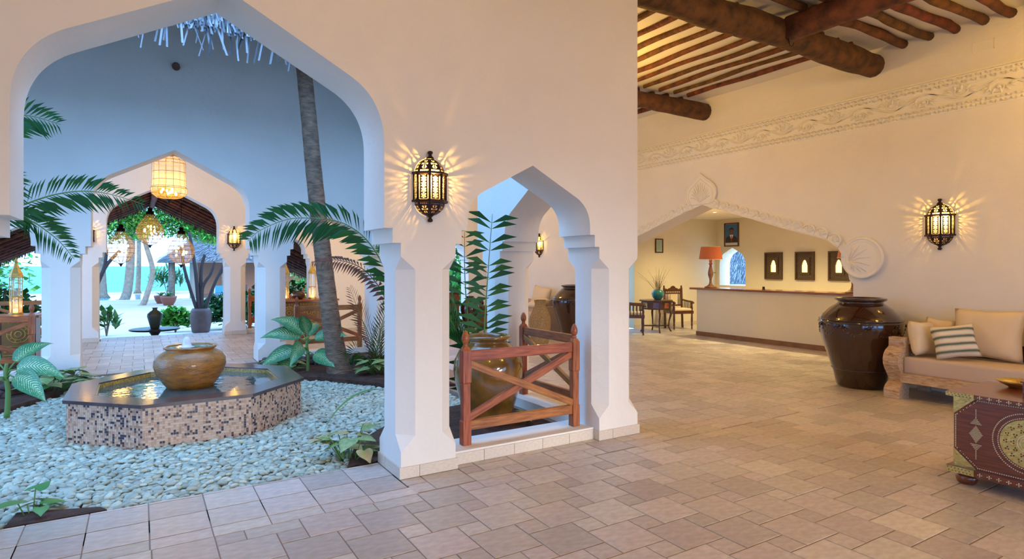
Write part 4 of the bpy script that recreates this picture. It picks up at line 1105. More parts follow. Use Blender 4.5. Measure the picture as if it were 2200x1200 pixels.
m=MB(); m.lathe([(0,0),(.07,0),(.09,.015),(.13,.07),(.145,.13),(.135,.19),(.10,.225),(.08,.23),(.075,.22)],28); m.build('body',mat('turquoise_glaze',(.03,.30,.33),.2,var=.3,vscale=6,coat=.6),vs_)
rt=random.Random(4)
for k in range(34):
    a=rt.uniform(0,2*PI); sp=rt.uniform(.05,.55 if k%4==0 else .26); h=rt.uniform(.25,.62); m=MB()
    m.tube([(.03*math.cos(a),.03*math.sin(a),.18),(sp*.5*math.cos(a),sp*.5*math.sin(a),.18+h*.6),(sp*math.cos(a+.2),sp*math.sin(a+.2),.18+h)],[.004,.003,.0015],4); m.build('twig',mat('twig',(.20,.13,.08),.8) if k==0 else bpy.data.materials['twig'],vs_)
CUSH=mat('cream_seat',(.72,.62,.45),.8)
def armchair(label,loc,rz):
    t=thing('armchair',label,'chair',loc,rz,'dark turned armchairs'); w,d=.54,.50
    for sx in (-1,1):
        m=MB(); m.lathe([(0,0),(.014,0),(.02,.03),(.014,.06),(.024,.10),(.018,.16),(.026,.22),(.02,.36),(.024,.40),(.018,.46),(.026,.52),(.016,.58),(.024,.64),(.0,.66)],10,(sx*(w/2-.03),-d/2+.03,0)); m.build('front_leg',DWOOD,t)
        m=MB(); m.obox((sx*(w/2-.03),d/2-.03,0),(sx*(w/2-.03),d/2+.03,1.0),.04,.04,(0,1,0)); m.lathe([(.014,1.0),(.024,1.02),(.018,1.045),(0,1.06)],8,(sx*(w/2-.03),d/2+.03,0)); m.build('back_post',DWOOD,t)
        m=MB(); m.tube([(sx*(w/2-.03),d/2,.70),(sx*(w/2-.02),0,.675),(sx*(w/2-.02),-d/2+.02,.665),(sx*(w/2-.02),-d/2-.03,.64)],.022,8); m.build('armrest',DWOOD,t)
        for k in range(5):
            y=-d/2+.09+k*.075; m=MB(); m.tube([(sx*(w/2-.03),y,.44),(sx*(w/2-.03),y,.67)],.011,6); m.build('arm_spindle',DWOOD,t)
    m=MB(); m.box(-w/2,w/2,-d/2,d/2,.38,.45); m.build('seat_frame',DWOOD,t)
    m=softbox(w-.06,d-.04,.06,.02); o=m.build('seat_cushion',CUSH,t); o.location=(0,0,.475)
    yb=d/2+.01
    m=MB(); m.box(-w/2+.04,w/2-.04,yb-.015,yb+.015,.54,.58); m.build('back_rail',DWOOD,t)
    m=MB(); m.box(-w/2+.04,w/2-.04,yb-.01,yb+.02,.84,.875); m.box(-w/2+.04,w/2-.04,yb-.01,yb+.02,.90,.93); 
    for k in range(9): m.tube([(-w/2+.07+k*.05,yb+.005,.87),(-w/2+.07+k*.05,yb+.005,.905)],.010,6)
    m.build('back_rail',DWOOD,t)
    crest=[(-w/2+.04,.93),(w/2-.04,.93),(.20,.975),(.15,.955),(.11,.985),(.07,.99),(.05,1.025),(0,1.045),(-.05,1.025),(-.07,.99),(-.11,.985),(-.15,.955),(-.20,.975)]
    m=MB(); m.prism(crest,'y',yb-.01,yb+.02); m.build('carved_crest',DWOOD,t,True)
    m=MB(); m.box(-.085,.085,yb-.02,yb+.015,.58,.84); m.build('back_pad',CUSH,t)
    for x in (-.19,-.145,.145,.19):
        m=MB(); m.tube([(x,yb,.57),(x,yb,.85)],.012,6); m.build('back_spindle',DWOOD,t)
    return t
armchair('dark turned armchair between the tiled table and the desk',(11.28,10.52,0),-.30)
armchair('dark turned armchair half hidden behind the hall pier',(9.50,10.22,0),.85)

# ------------------------------------------------------------------ things seen through the inner arches
t=thing('slatted_sofa','slatted wooden sofa with beige cushions seen through the inner arches','sofa',(7.55,11.15,0))
for y0 in (0,1.9): 
    m=MB(); m.box(0,.8,y0,y0+.12,0,.62); m.build('arm_panel',SOFAW,t)
m=MB(); m.box(.1,.8,.12,1.9,.22,.32); m.build('seat_deck',SOFAW,t); m=MB(); m.box(.76,.8,.12,1.9,.32,.72); m.build('back_panel',SOFAW,t)
m=softbox(.64,1.74,.17,.03); o=m.build('seat_mattress',CLOTHS,t); o.location=(.42,1.01,.405)
for k in range(9):
    m=MB(); m.box(-.01,.012,.125+k*.2,.26+k*.2,.04,.30); m.build('slat',SOFAW,t)
cushion('back_cushion','plain beige cushion on the slatted sofa next to the far dark jar',.7,.5,.18,(8.06,11.8,.80),(-.2,.12,-PI/2),CLOTH)
cushion('scatter_cushion','flat beige cushion lying on the slatted sofa seat',.5,.4,.15,(7.78,11.5,.69),(-1.2,0,-PI/2),CLOTH)
cushion('scatter_cushion','striped cushion on the slatted sofa behind the woven vase',.4,.4,.14,(7.80,12.35,.69),(-.3,0,-1.3),STRIPE)
WOVEN=mat('woven_seagrass',(.52,.36,.18),.85,col2=(.25,.15,.06),vscale=60,bump=1,bscale=90)
m=MB(); m.lathe([(0,0),(.15,0),(.18,.10),(.19,.25),(.21,.42),(.20,.56),(.14,.70),(.10,.80),(.12,.88),(.10,.88)],24); o=m.build('woven_vase',WOVEN); o.location=(6.62,9.72,0); tag(o,'tall woven seagrass floor vase seen behind the second railing','vase')
m=MB(); m.lathe([(0,0),(.14,0),(.15,.02),(.20,.25),(.24,.45),(.23,.58),(.16,.68),(.09,.73),(.09,.76),(.12,.79),(.10,.79)],28); o=m.build('black_vase',JARD); o.location=(6.98,13.35,0); tag(o,'glossy black floor vase beside the tree stump stool','vase')
m=MB(); m.lathe([(0,0),(.22,0),(.2,.1),(.19,.3),(.22,.5),(.25,.52),(.0,.53)],16); o=m.build('stump_stool',mat('stump_wood',(.36,.20,.09),.7,var=.5,vscale=6,bump=.6)); o.location=(7.44,13.62,0); tag(o,'tree stump stool beside the glossy black vase','stool')
m=MB(); m.lathe([(0,0),(.06,0),(.09,.06),(.05,.15),(.035,.2)],12); o=m.build('stool_vase',JARD,None); o.location=(7.44,13.62,.531); tag(o,'small dark bottle vase on the stump stool','vase')
t=thing('plank_cabinet','rough red plank cabinet behind the amber jar plant','cabinet',(6.06,13.3,0))
m=MB(); m.box(0,.6,0,.5,.04,.86); m.build('body',mat('red_planks',(.22,.07,.03),.5,col2=(.09,.03,.015),vscale=3,stretch=(9,9,1)),t)
for k in range(4): m=MB(); m.box(.005+k*.15,.145+k*.15,-.02,0,.06,.84); m.build('plank',bpy.data.materials['red_planks'],t)
m=MB(); m.box(-.03,.63,-.04,.53,.86,.90); m.build('top',DWOOD,t)
# carved sideboards with candle lanterns in the far corridor
YCARV=mat('gilded_carving',(.50,.30,.06),.45,col2=(.26,.14,.03),vscale=10)
def sideboard(label,x0,y0,w):
    t=thing('carved_sideboard',label,'sideboard',(x0,y0,0)); D=.5; H=.80
    m=MB(); m.box(0,w,0,D,.10,H-.04); b=m.build('body',DWOOD,t)
    m=MB(); m.box(-.04,w+.04,-.04,D+.04,H-.04,H); m.build('top',WOOD,t)
    m=MB(); m.box(-.02,w+.02,-.02,D+.02,.06,.10); m.build('base',DWOOD,t)
    for x in (.06,w-.06):
        for y in (.06,D-.06): m=MB(); m.lathe([(0,0),(.04,0),(.05,.03),(.04,.06)],10,(x,y,0)); m.build('foot',DWOOD,t)
    n=max(2,int(w/.32)); pw=w/n
    for k in range(n):
        cx=pw*(k+.5); m=MB(); m.box(cx-pw/2+.015,cx+pw/2-.015,-.008,0,.14,H-.07); p=m.build('panel',mat('dark_gilt',(.20,.11,.03),.5) if 'dark_gilt' not in bpy.data.materials else bpy.data.materials['dark_gilt'],b)
        m=MB()
        for r in (.13,.085,.04): m.tube([(cx+r*math.cos(2*PI*i/28),-.012,.52+r*math.sin(2*PI*i/28)) for i in range(29)],.010,5,caps=False)
        for i in range(10):
            a=2*PI*i/10; m.ell((cx+.107*math.cos(a),-.012,.52+.107*math.sin(a)),(.013,.008,.013),6,4)
        for i in range(7): m.ell((cx-pw/2+.04+i*(pw-.08)/6,-.012,.70),(.012,.008,.016),6,4); m.ell((cx-pw/2+.04+i*(pw-.08)/6,-.012,.17),(.012,.008,.016),6,4)
        m.tube([(cx-pw/2+.03,-.01,.34),(cx+pw/2-.03,-.01,.34)],.007,5); m.tube([(cx-pw/2+.03,-.01,.21),(cx+pw/2-.03,-.01,.21)],.007,5)
        for i in range(4): m.ell((cx-pw/2+.06+i*(pw-.12)/3,-.012,.275),(.026,.008,.028),8,4)
        m.build('gilt_carving',YCARV,p)
    return t
sideboard('carved gilded sideboard behind the palm trunk railing',2.55,13.75,1.25)
sideboard('carved gilded sideboard behind the far left railing',-2.6,11.6,1.25)
def candle_lantern(label,loc,s=1):
    t=thing('candle_lantern',label,'candle lantern',loc,0,'glass candle lanterns'); t.scale=(s,s,s)
    m=MB(); m.prism(ngon(.095,6,0),'z',0,.03); m.build('base',BRASS,t,True)
    m=MB(); m.lathe([(.08,.03),(.08,.60)],6,smooth=False); m.build('glass',PANE,t)
    m=MB()
    for k in range(6): a=2*PI*k/6; m.tube([(.082*math.cos(a),.082*math.sin(a),.03),(.082*math.cos(a),.082*math.sin(a),.60)],.005,4)
    for z in (.03,.28,.60): m.tube([(.084*math.cos(2*PI*k/6),.084*math.sin(2*PI*k/6),z) for k in range(7)],.006 if z!=.28 else .012,4,caps=False)
    m.build('frame',BRASS,t)
    m=MB(); m.lathe([(.10,.60),(.085,.66),(.05,.74),(.03,.80),(.015,.82),(.025,.85),(.015,.88),(0,.92)],6,smooth=False); m.build('roof',BRASS,t)
    m=MB(); m.lathe([(0,.03),(.035,.03),(.035,.09),(0,.095)],12); m.build('candle',CANDLE,t)
    point_light((loc[0],loc[1],loc[2]+.14*s),1.3,(1,.5,.12),.03,'candle_light')
candle_lantern('tall glass candle lantern at the left end of the gilded sideboard',(2.72,13.95,.801),.95)
candle_lantern('tall glass candle lantern beside the palm trunk on the gilded sideboard',(3.30,13.95,.801),.95)
candle_lantern('tall glass candle lantern on the sideboard behind the far left railing',(-1.62,11.85,.801),.95)
m=MB(); m.lathe([(0,0),(.08,0),(.15,.05),(.17,.10),(.13,.16),(.08,.18),(.06,.17)],20); o=m.build('round_pot',JARD); o.location=(3.0,13.95,.801); tag(o,'round dark pot between the two candle lanterns','pot')
# ------------------------------------------------------------------ plants
rg=random.Random(21)
def leaf_blade(m,base,dirv,L,Wd,droop=.5,mat=0,nu=8,up=Vector((0,0,1)),shape=1.0,fold=.15):
    base=Vector(base); d=Vector(dirv).normalized(); side=d.cross(up)
    if side.length<1e-4: side=Vector((1,0,0))
    side.normalize(); p=base.copy(); vs=[];uv=[]; t=d.copy()
    for i in range(nu+1):
        k=i/nu; w=Wd*(math.sin(PI*min(1,k*.94+.05)**(.75 if shape<1.5 else .6)))**shape
        n=side.cross(t).normalized()
        for v in (-1,-.5,0,.5,1):
            q=p+side*(w/2*v)+n*(abs(v)*fold*w); vs.append(q); uv.append((k,v))
        t=(t+Vector((0,0,-droop/nu))).normalized(); p=p+t*(L/nu)
    fs=[]
    for i in range(nu):
        for v in range(4): a=i*5+v; fs.append((a,a+1,a+6,a+5))
    m.add(vs,fs,mat,True,uv)
def dieffenbachia(label,loc,leaves,h=.42):
    t=thing('dumb_cane_plant',label,'plant',loc)
    m=MB(); m.tube(spline([(0,0,-.03),(.01,.0,h*.45),(-.01,.0,h*.8),(0,0,h)],4),[.026-.010*k/12 for k in range(13)],8); m.build('stem',STEM,t)
    for k,(dx,dy,dz,L,w,z,dr) in enumerate(leaves):
        b=Vector((0,0,z)); d=Vector((dx,dy,dz)).normalized(); pet=b+d*.14; L*=1.5; w*=1.35
        m=MB(); m.tube([b,b+Vector((d.x*.05,d.y*.05,.05)),pet],[.011,.009,.007],6); l=m.build('petiole',STEM,t)
        m=MB(); leaf_blade(m,pet,(d.x,d.y,d.z*.8),L,w,dr,0,10,fold=.10,up=Vector((-.25,-.85,.6))); m.build('leaf',VLEAF,l)
    return t
# image-right axis in the courtyard is (.85,-.52); towards the viewer is (-.1,-1)
def rt_(a,f,z): return (.852*a-.15*f,-.524*a-.99*f,z)
L1=[(*rt_(-.95,.35,.75),.36,.17,.40,1.1),(*rt_(-.5,.2,1.0),.34,.17,.42,1.4),(*rt_(.75,.2,.55),.34,.14,.40,.7),(*rt_(-.9,.5,.1),.36,.17,.30,.9),(*rt_(-.35,.75,.35),.34,.17,.30,1.6),(*rt_(.6,.55,.12),.30,.18,.24,.8),(*rt_(-.9,.5,-.15),.34,.15,.22,1.2),(*rt_(.2,-.6,.7),.30,.15,.40,1.0),(*rt_(-.1,.3,1.1),.26,.13,.42,1.5)]
dieffenbachia('striped green dumb cane plant at the foot of the palm',(2.02,8.82,.04),L1,.46)
L2=[(*rt_(.9,.2,.55),.40,.16,.40,1.0),(*rt_(.8,.5,.25),.40,.17,.36,1.0),(*rt_(-.3,.6,.3),.34,.18,.34,1.1),(*rt_(-.6,.1,.8),.34,.15,.42,1.0),(*rt_(-.8,.4,.3),.34,.15,.32,1.0),(*rt_(.3,-.5,.6),.3,.14,.42,1.0)]
dieffenbachia('striped green dumb cane plant left of the fountain',(-1.16,7.95,.03),L2,.52)
def clump(label,loc,n,R,size,mats,hmax=.22,seed=1,z=.0):
    r=random.Random(seed); t=thing('caladium_clump',label,'plant',loc)
    for k in range(n):
        a=r.uniform(0,2*PI); rr=R*math.sqrt(r.random()); h=r.uniform(.3,1)*hmax; p=Vector((rr*math.cos(a),rr*math.sin(a),h))
        m=MB(); m.tube([(rr*.25*math.cos(a),rr*.25*math.sin(a),-.02),(rr*.8*math.cos(a),rr*.8*math.sin(a),h*.8),p],.004,5); s=m.build('leaf_stalk',STEM,t)
        # heart shaped leaf
        m=MB(); L=size*r.uniform(.7,1.15); yaw=a+r.uniform(-.7,.7); pit=r.uniform(-.5,.15)
        out=[(0,0),(-.18,.22),(-.22,.42),(-.08,.52),(.2,.50),(.5,.34),(.8,.14),(1.05,0)]
        pts=[(x,y) for x,y in out]+[(x,-y) for x,y in reversed(out[1:-1])]
        vs=[]
        for x,y in pts:
            q=Vector((x*L,y*L*.95,-abs(y)*L*.12-.10*L*x*x)); q=Matrix.Rotation(-pit,3,'Y')@q; q=Matrix.Rotation(yaw,3,'Z')@q; vs.append(p+q)
        c=p+Matrix.Rotation(yaw,3,'Z')@(Matrix.Rotation(-pit,3,'Y')@Vector((.35*L,0,.02*L))); vs.append(c); nn=len(pts)
        m.add(vs,[(i,(i+1)%nn,nn) for i in range(nn)],0,True); m.build('leaf',r.choice(mats),s)
    return t
clump('leafy clump of pale caladium left of the fountain bed',(-.92,9.2,.03),44,.40,.16,[CALAD,LEAF,CALAD],.26,2)
clump('leafy clump of pale caladium right of the palm trunk',(2.84,8.02,.04),42,.30,.15,[CALAD,LEAF,CALAD],.24,3)
clump('pink and yellow tinged arrowhead plant at the foot of the fountain arch pier',(1.44,4.83,-.02),24,.22,.14,[PINKL,CALAD,CALAD],.26,4)
clump('low green creeper at the left end of the threshold tiles',(-.58,4.80,-.02),9,.12,.115,[LEAF,CALAD],.16,5)
clump('small caladium clump between the fountain and the striped plant',(1.74,9.05,.03),24,.30,.12,[CALAD,CALAD,LEAF],.2,6)
clump('tiny sprout beside the amber jar',(3.22,4.98,.0),4,.08,.10,[CALAD],.2,8)
def frond(m,pts,n,L,wid,mat=0,droop=.25,two=True,taper=True,ang=.9,rad=.008,up=Vector((0,0,1)),stemmat=1,lift=.5):
    sp=spline(pts,10); m.tube(sp,[rad*(1-.8*i/len(sp)) for i in range(len(sp))],5,stemmat)
    for k in range(n):
        t=.10+.9*k/n; i=min(int(t*(len(sp)-1)),len(sp)-2); p=sp[i]; d=(sp[i+1]-sp[i]).normalized(); s=d.cross(up)
        if s.length<1e-3: s=Vector((1,0,0))
        s.normalize(); ln=L*(math.sin(PI*min(1,.12+.84*t))**.7 if taper else 1)*rg.uniform(.88,1.1)
        for sg in ((1,-1) if two else (1,)):
            dd=(d*math.cos(ang)+s*sg*math.sin(ang)+Vector((0,0,lift*rg.uniform(.6,1.3)))).normalized()
            tip=p+dd*ln+Vector((0,0,-droop*ln)); mid=p+dd*ln*.5+Vector((0,0,.04*ln))
            w=(d*wid/2)
            m.add([p,mid-w,tip,mid+w],[(0,1,2),(0,2,3)],mat,False)
# palm tree
pt=thing('palm_tree','leaning palm tree with ringed trunk rising from the courtyard bed','palm tree',(2.36,8.45,0))
path=spline([(.02,0,-.03),(-.05,.12,.6),(-.10,.28,1.3),(-.15,.40,2.0),(-.22,.50,2.9),(-.30,.55,3.9),(-.42,.60,5.2),(-.5,.62,6.2)],10)
m=MB(); rad=[]
for i,p in enumerate(path):
    z=p.z; rad.append(.125+.055*math.exp(-max(0,z)*3.2)+.002*math.sin(i*2.1)-.004*z)
m.tube(path,rad,18); tr=m.build('trunk',TRUNK,pt)
for i in range(2,len(path)-1,2):
    for h in (0,):
        p=path[i].lerp(path[i+1],h); d=(path[i+1]-path[i]).normalized(); u=d.orthogonal().normalized(); v=d.cross(u); r=rad[i]*1.012
        m=MB(); m.tube([p+(u*math.cos(2*PI*k/18)+v*math.sin(2*PI*k/18))*r+d*.012*math.sin(3*2*PI*k/18+i) for k in range(19)],.0036,4,caps=False); m.build('ring_scar',PRING,tr)
m=MB()
for k in range(11):
    a=2*PI*k/11+.2; e=.9 if k%2 else .4
    q=path[-1]; pts=[q,q+Vector((.7*math.cos(a),.7*math.sin(a),.5*e)),q+Vector((1.5*math.cos(a),1.5*math.sin(a),.45*e-.1)),q+Vector((2.2*math.cos(a),2.2*math.sin(a),-.35))]
    frond(m,pts,34,.6,.035,0,.3)
m.build('crown',[LEAFD,STEM],pt)
# young palm whose fronds cross in front of the trunk
yp=thing('young_palm','young palm with arching blue green fronds in front of the trunk','palm plant',(2.95,7.25,0))
def local(o,pts): return [(x-o[0],y-o[1],z-o[2]) for x,y,z in pts]
o_=(2.95,7.25,0)
for nm,pts,n,L,wd,mt in (('frond',[(2.95,7.25,0),(2.9,7.3,.7),(2.72,7.4,1.37),(2.46,7.45,1.84),(2.165,7.5,2.07),(1.82,7.5,2.12),(1.5,7.5,2.10),(1.19,7.5,1.96),(1.05,7.5,1.83)],66,.36,.032,LEAFD),
                     ('frond',[(2.95,7.25,0),(2.98,7.2,.9),(2.9,7.15,1.5),(2.75,7.0,1.85),(2.55,6.8,1.95),(2.4,6.6,1.8)],44,.30,.03,LEAF),
                     ('frond',[(2.95,7.25,0),(3.1,7.4,.9),(3.15,7.6,1.5),(3.0,7.9,1.8),(2.8,8.1,1.7)],40,.30,.03,LEAF)):
    m=MB(); frond(m,local(o_,pts),int(n*.8),L*1.1,wd*.8,0,.25,rad=.012,up=Vector((.25,-1,.35)),lift=.12); m.build(nm,[mt,STEM],yp)
m=MB(); frond(m,local(o_,[(2.95,7.25,0),(2.85,7.6,.9),(2.62,8.0,1.45),(2.25,8.05,1.62),(1.9,8.05,1.58)]),44,.16,.018,0,.5,rad=.012,up=Vector((.25,-1,.2)),lift=0); m.build('dead_frond',[DRYL,DRYL],yp)
# feathery date palm seedling beside the pier
dp=thing('date_palm_seedling','thin dark feathery palm seedling beside the pier','palm plant',(2.86,8.35,.03))
o_=(2.86,8.35,.03)
for k,pts in enumerate(([(2.86,8.35,.03),(2.88,8.30,.5),(2.98,8.2,1.0),(3.10,8.1,1.55)],[(2.86,8.35,.03),(2.80,8.33,.45),(2.62,8.3,.85),(2.45,8.25,1.25)],[(2.86,8.35,.03),(2.95,8.3,.4),(3.15,8.2,.7),(3.3,8.1,.8)],[(2.86,8.35,.03),(2.7,8.25,.25),(2.5,8.1,.38),(2.35,8.0,.28)],[(2.86,8.35,.03),(2.85,8.2,.5),(2.9,8.0,.9),(2.95,7.9,1.2)])):
    m=MB(); frond(m,local(o_,pts),40,.26,.010,0,.05,ang=.8,rad=.009,up=Vector((.3,-1,.1)),lift=.1); m.build('frond',[DRYL if k==1 else LEAFD,STEM],dp)
m=MB(); 
for k in range(5):
    a=k*1.3; m.tube([(0,0,0),(.08*math.cos(a),.08*math.sin(a),.3),(.2*math.cos(a)-.1,.2*math.sin(a),.62+.05*k)],[.012,.01,.003],5)
m.build('dry_stalk',DRYL,dp)
# areca palm in the corner behind the jar
ar=thing('areca_palm','areca palm with long dark leaflets behind the amber jar','palm plant',(3.05,5.75,0))
o_=(3.05,5.75,0)
for pts,n,L,wd,an in (([(3.1,5.6,0),(3.1,5.6,.8),(3.14,5.6,1.4),(3.20,5.6,2.1)],19,.34,.027,1.2),([(3.02,5.75,0),(3.02,5.8,.79),(3.0,5.85,1.4),(3.02,5.9,1.92)],15,.30,.025,1.2)):
    m=MB(); frond(m,local(o_,pts),n,L,wd,0,.22,lift=.14,ang=an,rad=.012,up=Vector((.15,1,0)),taper=False); m.build('frond',[LEAFD,STEM],ar)
for k,(ex,ey,ez) in enumerate(((2.62,5.9,1.5),(2.55,5.7,1.25),(2.7,6.0,1.75),(2.5,5.8,.95),(2.75,6.1,1.35))):
    m=MB(); frond(m,local(o_,[(3.02,5.8,.0),(2.98,5.82,.6),((3.0+ex)/2,(5.8+ey)/2,.6+(ez-.6)*.6),(ex,ey,ez)]),26,.34,.022,0,.2,ang=.6,rad=.009); m.build('frond',[LEAF,STEM],ar)
# palm behind the left pier
lp=thing('left_palm','palm reaching in from behind the left pier with arching fronds','palm plant',(-1.75,6.6,0))
o_=(-1.75,6.6,0)
m=MB(); m.tube(local(o_,[(-1.75,6.6,-.03),(-1.75,6.6,.8),(-1.7,6.65,1.5)]),[.06,.05,.04],8); m.build('stem',TRUNK,lp)
for pts,n,L,wd in (([(-1.7,6.65,1.5),(-1.35,6.85,1.88),(-.97,7.0,2.07),(-.70,7.0,2.2),(-.456,7.0,2.255),(-.235,7.0,2.235),(.04,7.0,2.15)],56,.27,.022),
                   ([(-1.7,6.65,1.5),(-1.4,6.85,1.85),(-.97,7.0,1.99),(-.84,7.0,1.95),(-.737,7.0,1.87),(-.63,7.0,1.76),(-.53,7.0,1.61)],46,.22,.02),
                   ([(-1.7,6.65,1.5),(-1.5,6.9,2.2),(-1.2,7.1,2.75),(-.95,7.2,2.95),(-.65,7.2,2.9)],44,.34,.022),
                   ([(-1.7,6.65,1.5),(-1.3,6.8,2.15),(-1.1,6.9,2.35),(-.98,6.95,2.3),(-.92,6.95,2.1)],30,.2,.02)):
    m=MB(); frond(m,local(o_,pts),int(n*.8),L,wd*.8,0,.2,rad=.011,up=Vector((.25,-1,.35)),lift=.15); m.build('frond',[LEAFD,STEM],lp)
# a single blade reaching over the pebbles by the pier
m=MB(); leaf_blade(m,(0,0,0),(-.62,.10,.1),.62,.055,1.6,0,10); o=m.build('strap_leaf',LEAF); o.location=(1.78,5.1,.47); tag(o,'single green strap leaf drooping over the pebbles by the pier','leaf')

# ------------------------------------------------------------------ thatched roofs round the courtyard
def strand_roof(name,label,ax,sgn,e,depth,lo,hi,nstr,zb=4.52):
    """slab sloping up from the eave at coordinate e, away from the courtyard"""
    m=MB(); rise=.98; d=sgn*depth
    def P(s,c,z): return (s,c,z) if ax=='x' else (c,s,z)
    m.add([P(lo,e,zb+.12),P(hi,e,zb+.12),P(hi,e+d,zb+.12+rise),P(lo,e+d,zb+.12+rise),P(lo,e,zb+.55),P(hi,e,zb+.55),P(hi,e+d,zb+.55+rise),P(lo,e+d,zb+.55+rise)],
          [(0,1,2,3),(7,6,5,4),(0,4,5,1),(1,5,6,2),(2,6,7,3),(3,7,4,0)])
    r=struct(m.build(name,THATCHU,None,True)); tag(r,label,'roof')
    m=MB(); q=random.Random(len(label))
    for i in range(nstr):
        s=q.uniform(lo,hi); k=q.random(); z=zb+.10+.58*k+.05*q.random(); c=e-sgn*(.02+.06*q.random())+d*.10*k*.3; L=q.uniform(.07,.19)*(1.0 if k>.12 else 1.25)
        if q.random()<.004: z=zb+.1; L=q.uniform(.3,.5)
        w=q.uniform(.006,.013); dx=q.uniform(-.35,.35)*L; o=-sgn*q.uniform(.0,.35)*L
        m.add([P(s-w,c,z),P(s+w,c,z),P(s+w+dx,c+o,z-L),P(s-w+dx,c+o,z-L)],[(0,1,2,3)])
    tag(m.build('thatch_strands',THATCHB,r),kind='stuff')
    return r
strand_roof('thatched_eave','thatched eave hanging over the far courtyard wall','x',1,8.4,3.2,-3.4,4.4,30000)
strand_roof('thatched_eave','thatched eave over the near courtyard wall','x',-1,4.85,3.2,-3.4,4.4,2500)
strand_roof('thatched_eave','thatched eave over the right courtyard wall','y',1,3.4,3.2,4.4,10.6,2500)
strand_roof('thatched_eave','thatched eave over the left courtyard wall','y',-1,-2.55,3.2,4.4,10.6,2500)

# ------------------------------------------------------------------ porch and garden beyond the outer arch
m=MB(); m.box(-9,12,15.36,23.4,-.95,-.72); m.box(-.9,1.8,15.36,15.7,-.72,-.36); o=struct(m.build('porch_floor',PALE)); tag(o,'pale porch terrace below the outer arch','terrace')
m=MB(); m.box(-120,160,23.4,64,-1.1,-.80); o=struct(m.build('sand_ground',SAND)); tag(o,'pale sand garden beyond the porch','ground')
m=MB(); m.box(-900,1500,64,2600,-1.6,-1.2); o=struct(m.build('sea',SEA)); tag(o,'bright turquoise sea on the horizon','sea')
m=MB(); m.box(-14,7,47,57,-.80,-.76); o=struct(m.build('swimming_pool',POOL)); tag(o,'strip of pool water beyond the sand','pool')
m=MB(); m.box(-14.6,7.6,46.4,47,-.80,-.7); m.build('pool_edge',PALE,o)
# porch roof: gable with rafters and battens
pr_=struct(MB().build('roof_porch',THATCHU)); tag(pr_,'brown thatched porch roof with pole rafters','roof')
rx,rzg=.30,3.42; ew=5.2; sl=.50; y0,y1=15.36,21.0
for sg in (-1,1):
    m=MB(); a=(rx,rzg); b=(rx+sg*ew,rzg-sl*ew)
    m.add([(a[0],y0,a[1]),(b[0],y0,b[1]),(b[0],y1,b[1]),(a[0],y1,a[1]),(a[0],y0,a[1]+.3),(b[0],y0,b[1]+.3),(b[0],y1,b[1]+.3),(a[0],y1,a[1]+.3)],[(0,1,2,3),(7,6,5,4),(0,4,5,1),(1,5,6,2),(2,6,7,3),(3,7,4,0)])
    m.build('thatch_slope',THATCHU,pr_,True)
    for k in range(8):
        y=y0+.35+k*.72; log('rafter',(a[0],y,a[1]-.05),(b[0],y,b[1]-.05),.045,pr_,.01,8,8)
    for k in range(14):
        u=(k+.5)/14; x=a[0]+(b[0]-a[0])*u; z=a[1]+(b[1]-a[1])*u-.015; m=MB(); m.tube([(x,y0,z),(x,y1,z)],.018,5); m.build('batten',DWOOD,pr_)
    m=MB(); q=random.Random(sg+4)
    for i in range(1800):
        u=q.random(); x=a[0]+(b[0]-a[0])*u; z=a[1]+(b[1]-a[1])*u+.2*q.random(); L=q.uniform(.06,.22); w=.008
        m.add([(x-w,y1+.02*q.random(),z),(x+w,y1+.02*q.random(),z),(x+w+sg*.03,y1+.05,z-L),(x-w+sg*.03,y1+.05,z-L)],[(0,1,2,3)])
    tag(m.build('thatch_fringe',THATCHD,pr_),kind='stuff')
log('ridge_pole',(rx,y0,rzg-.12),(rx,y1,rzg-.12),.07,pr_,.01)
for i,(x,y) in enumerate(((-1.95,15.95),(-1.62,16.6),(2.55,15.9),(3.9,17.5),(-1.9,20.2),(3.7,20.2))):
    o=log('porch_post',(x,y,-.72),(x,y,2.35),.10,None,.008,12,10); tag(o,('slim dark porch post nearest the left outer arch','thick dark porch post behind the far left lantern','dark porch post behind the right outer railing','dark porch post at the right of the porch','dark porch post at the far left porch corner','dark porch post at the far right porch corner')[i],'post')
# porch table and vase
t=thing('round_table','low round black pedestal table under the porch lamps','table',(.31,17.5,-.72))
m=MB(); m.lathe([(0,.66),(.53,.66),(.56,.675),(.56,.695),(.53,.705),(0,.705)],40); m.build('table_top',BLACK,t)
m=MB(); m.lathe([(0,0),(.22,0),(.2,.04),(.08,.08),(.06,.2),(.10,.32),(.07,.42),(.06,.5),(.12,.60),(.15,.66)],20); m.build('pedestal',BLACK,t)
m=MB(); m.lathe([(0,0),(.09,0),(.10,.02),(.14,.18),(.172,.30),(.165,.36),(.11,.42),(.055,.455),(.048,.49),(.075,.515),(.06,.515)],28); o=m.build('dark_vase',mat('dark_olive_vase',(.05,.06,.045),.4)); o.location=(.31,17.5,-.015); tag(o,'dark shouldered vase standing on the round porch table','vase')
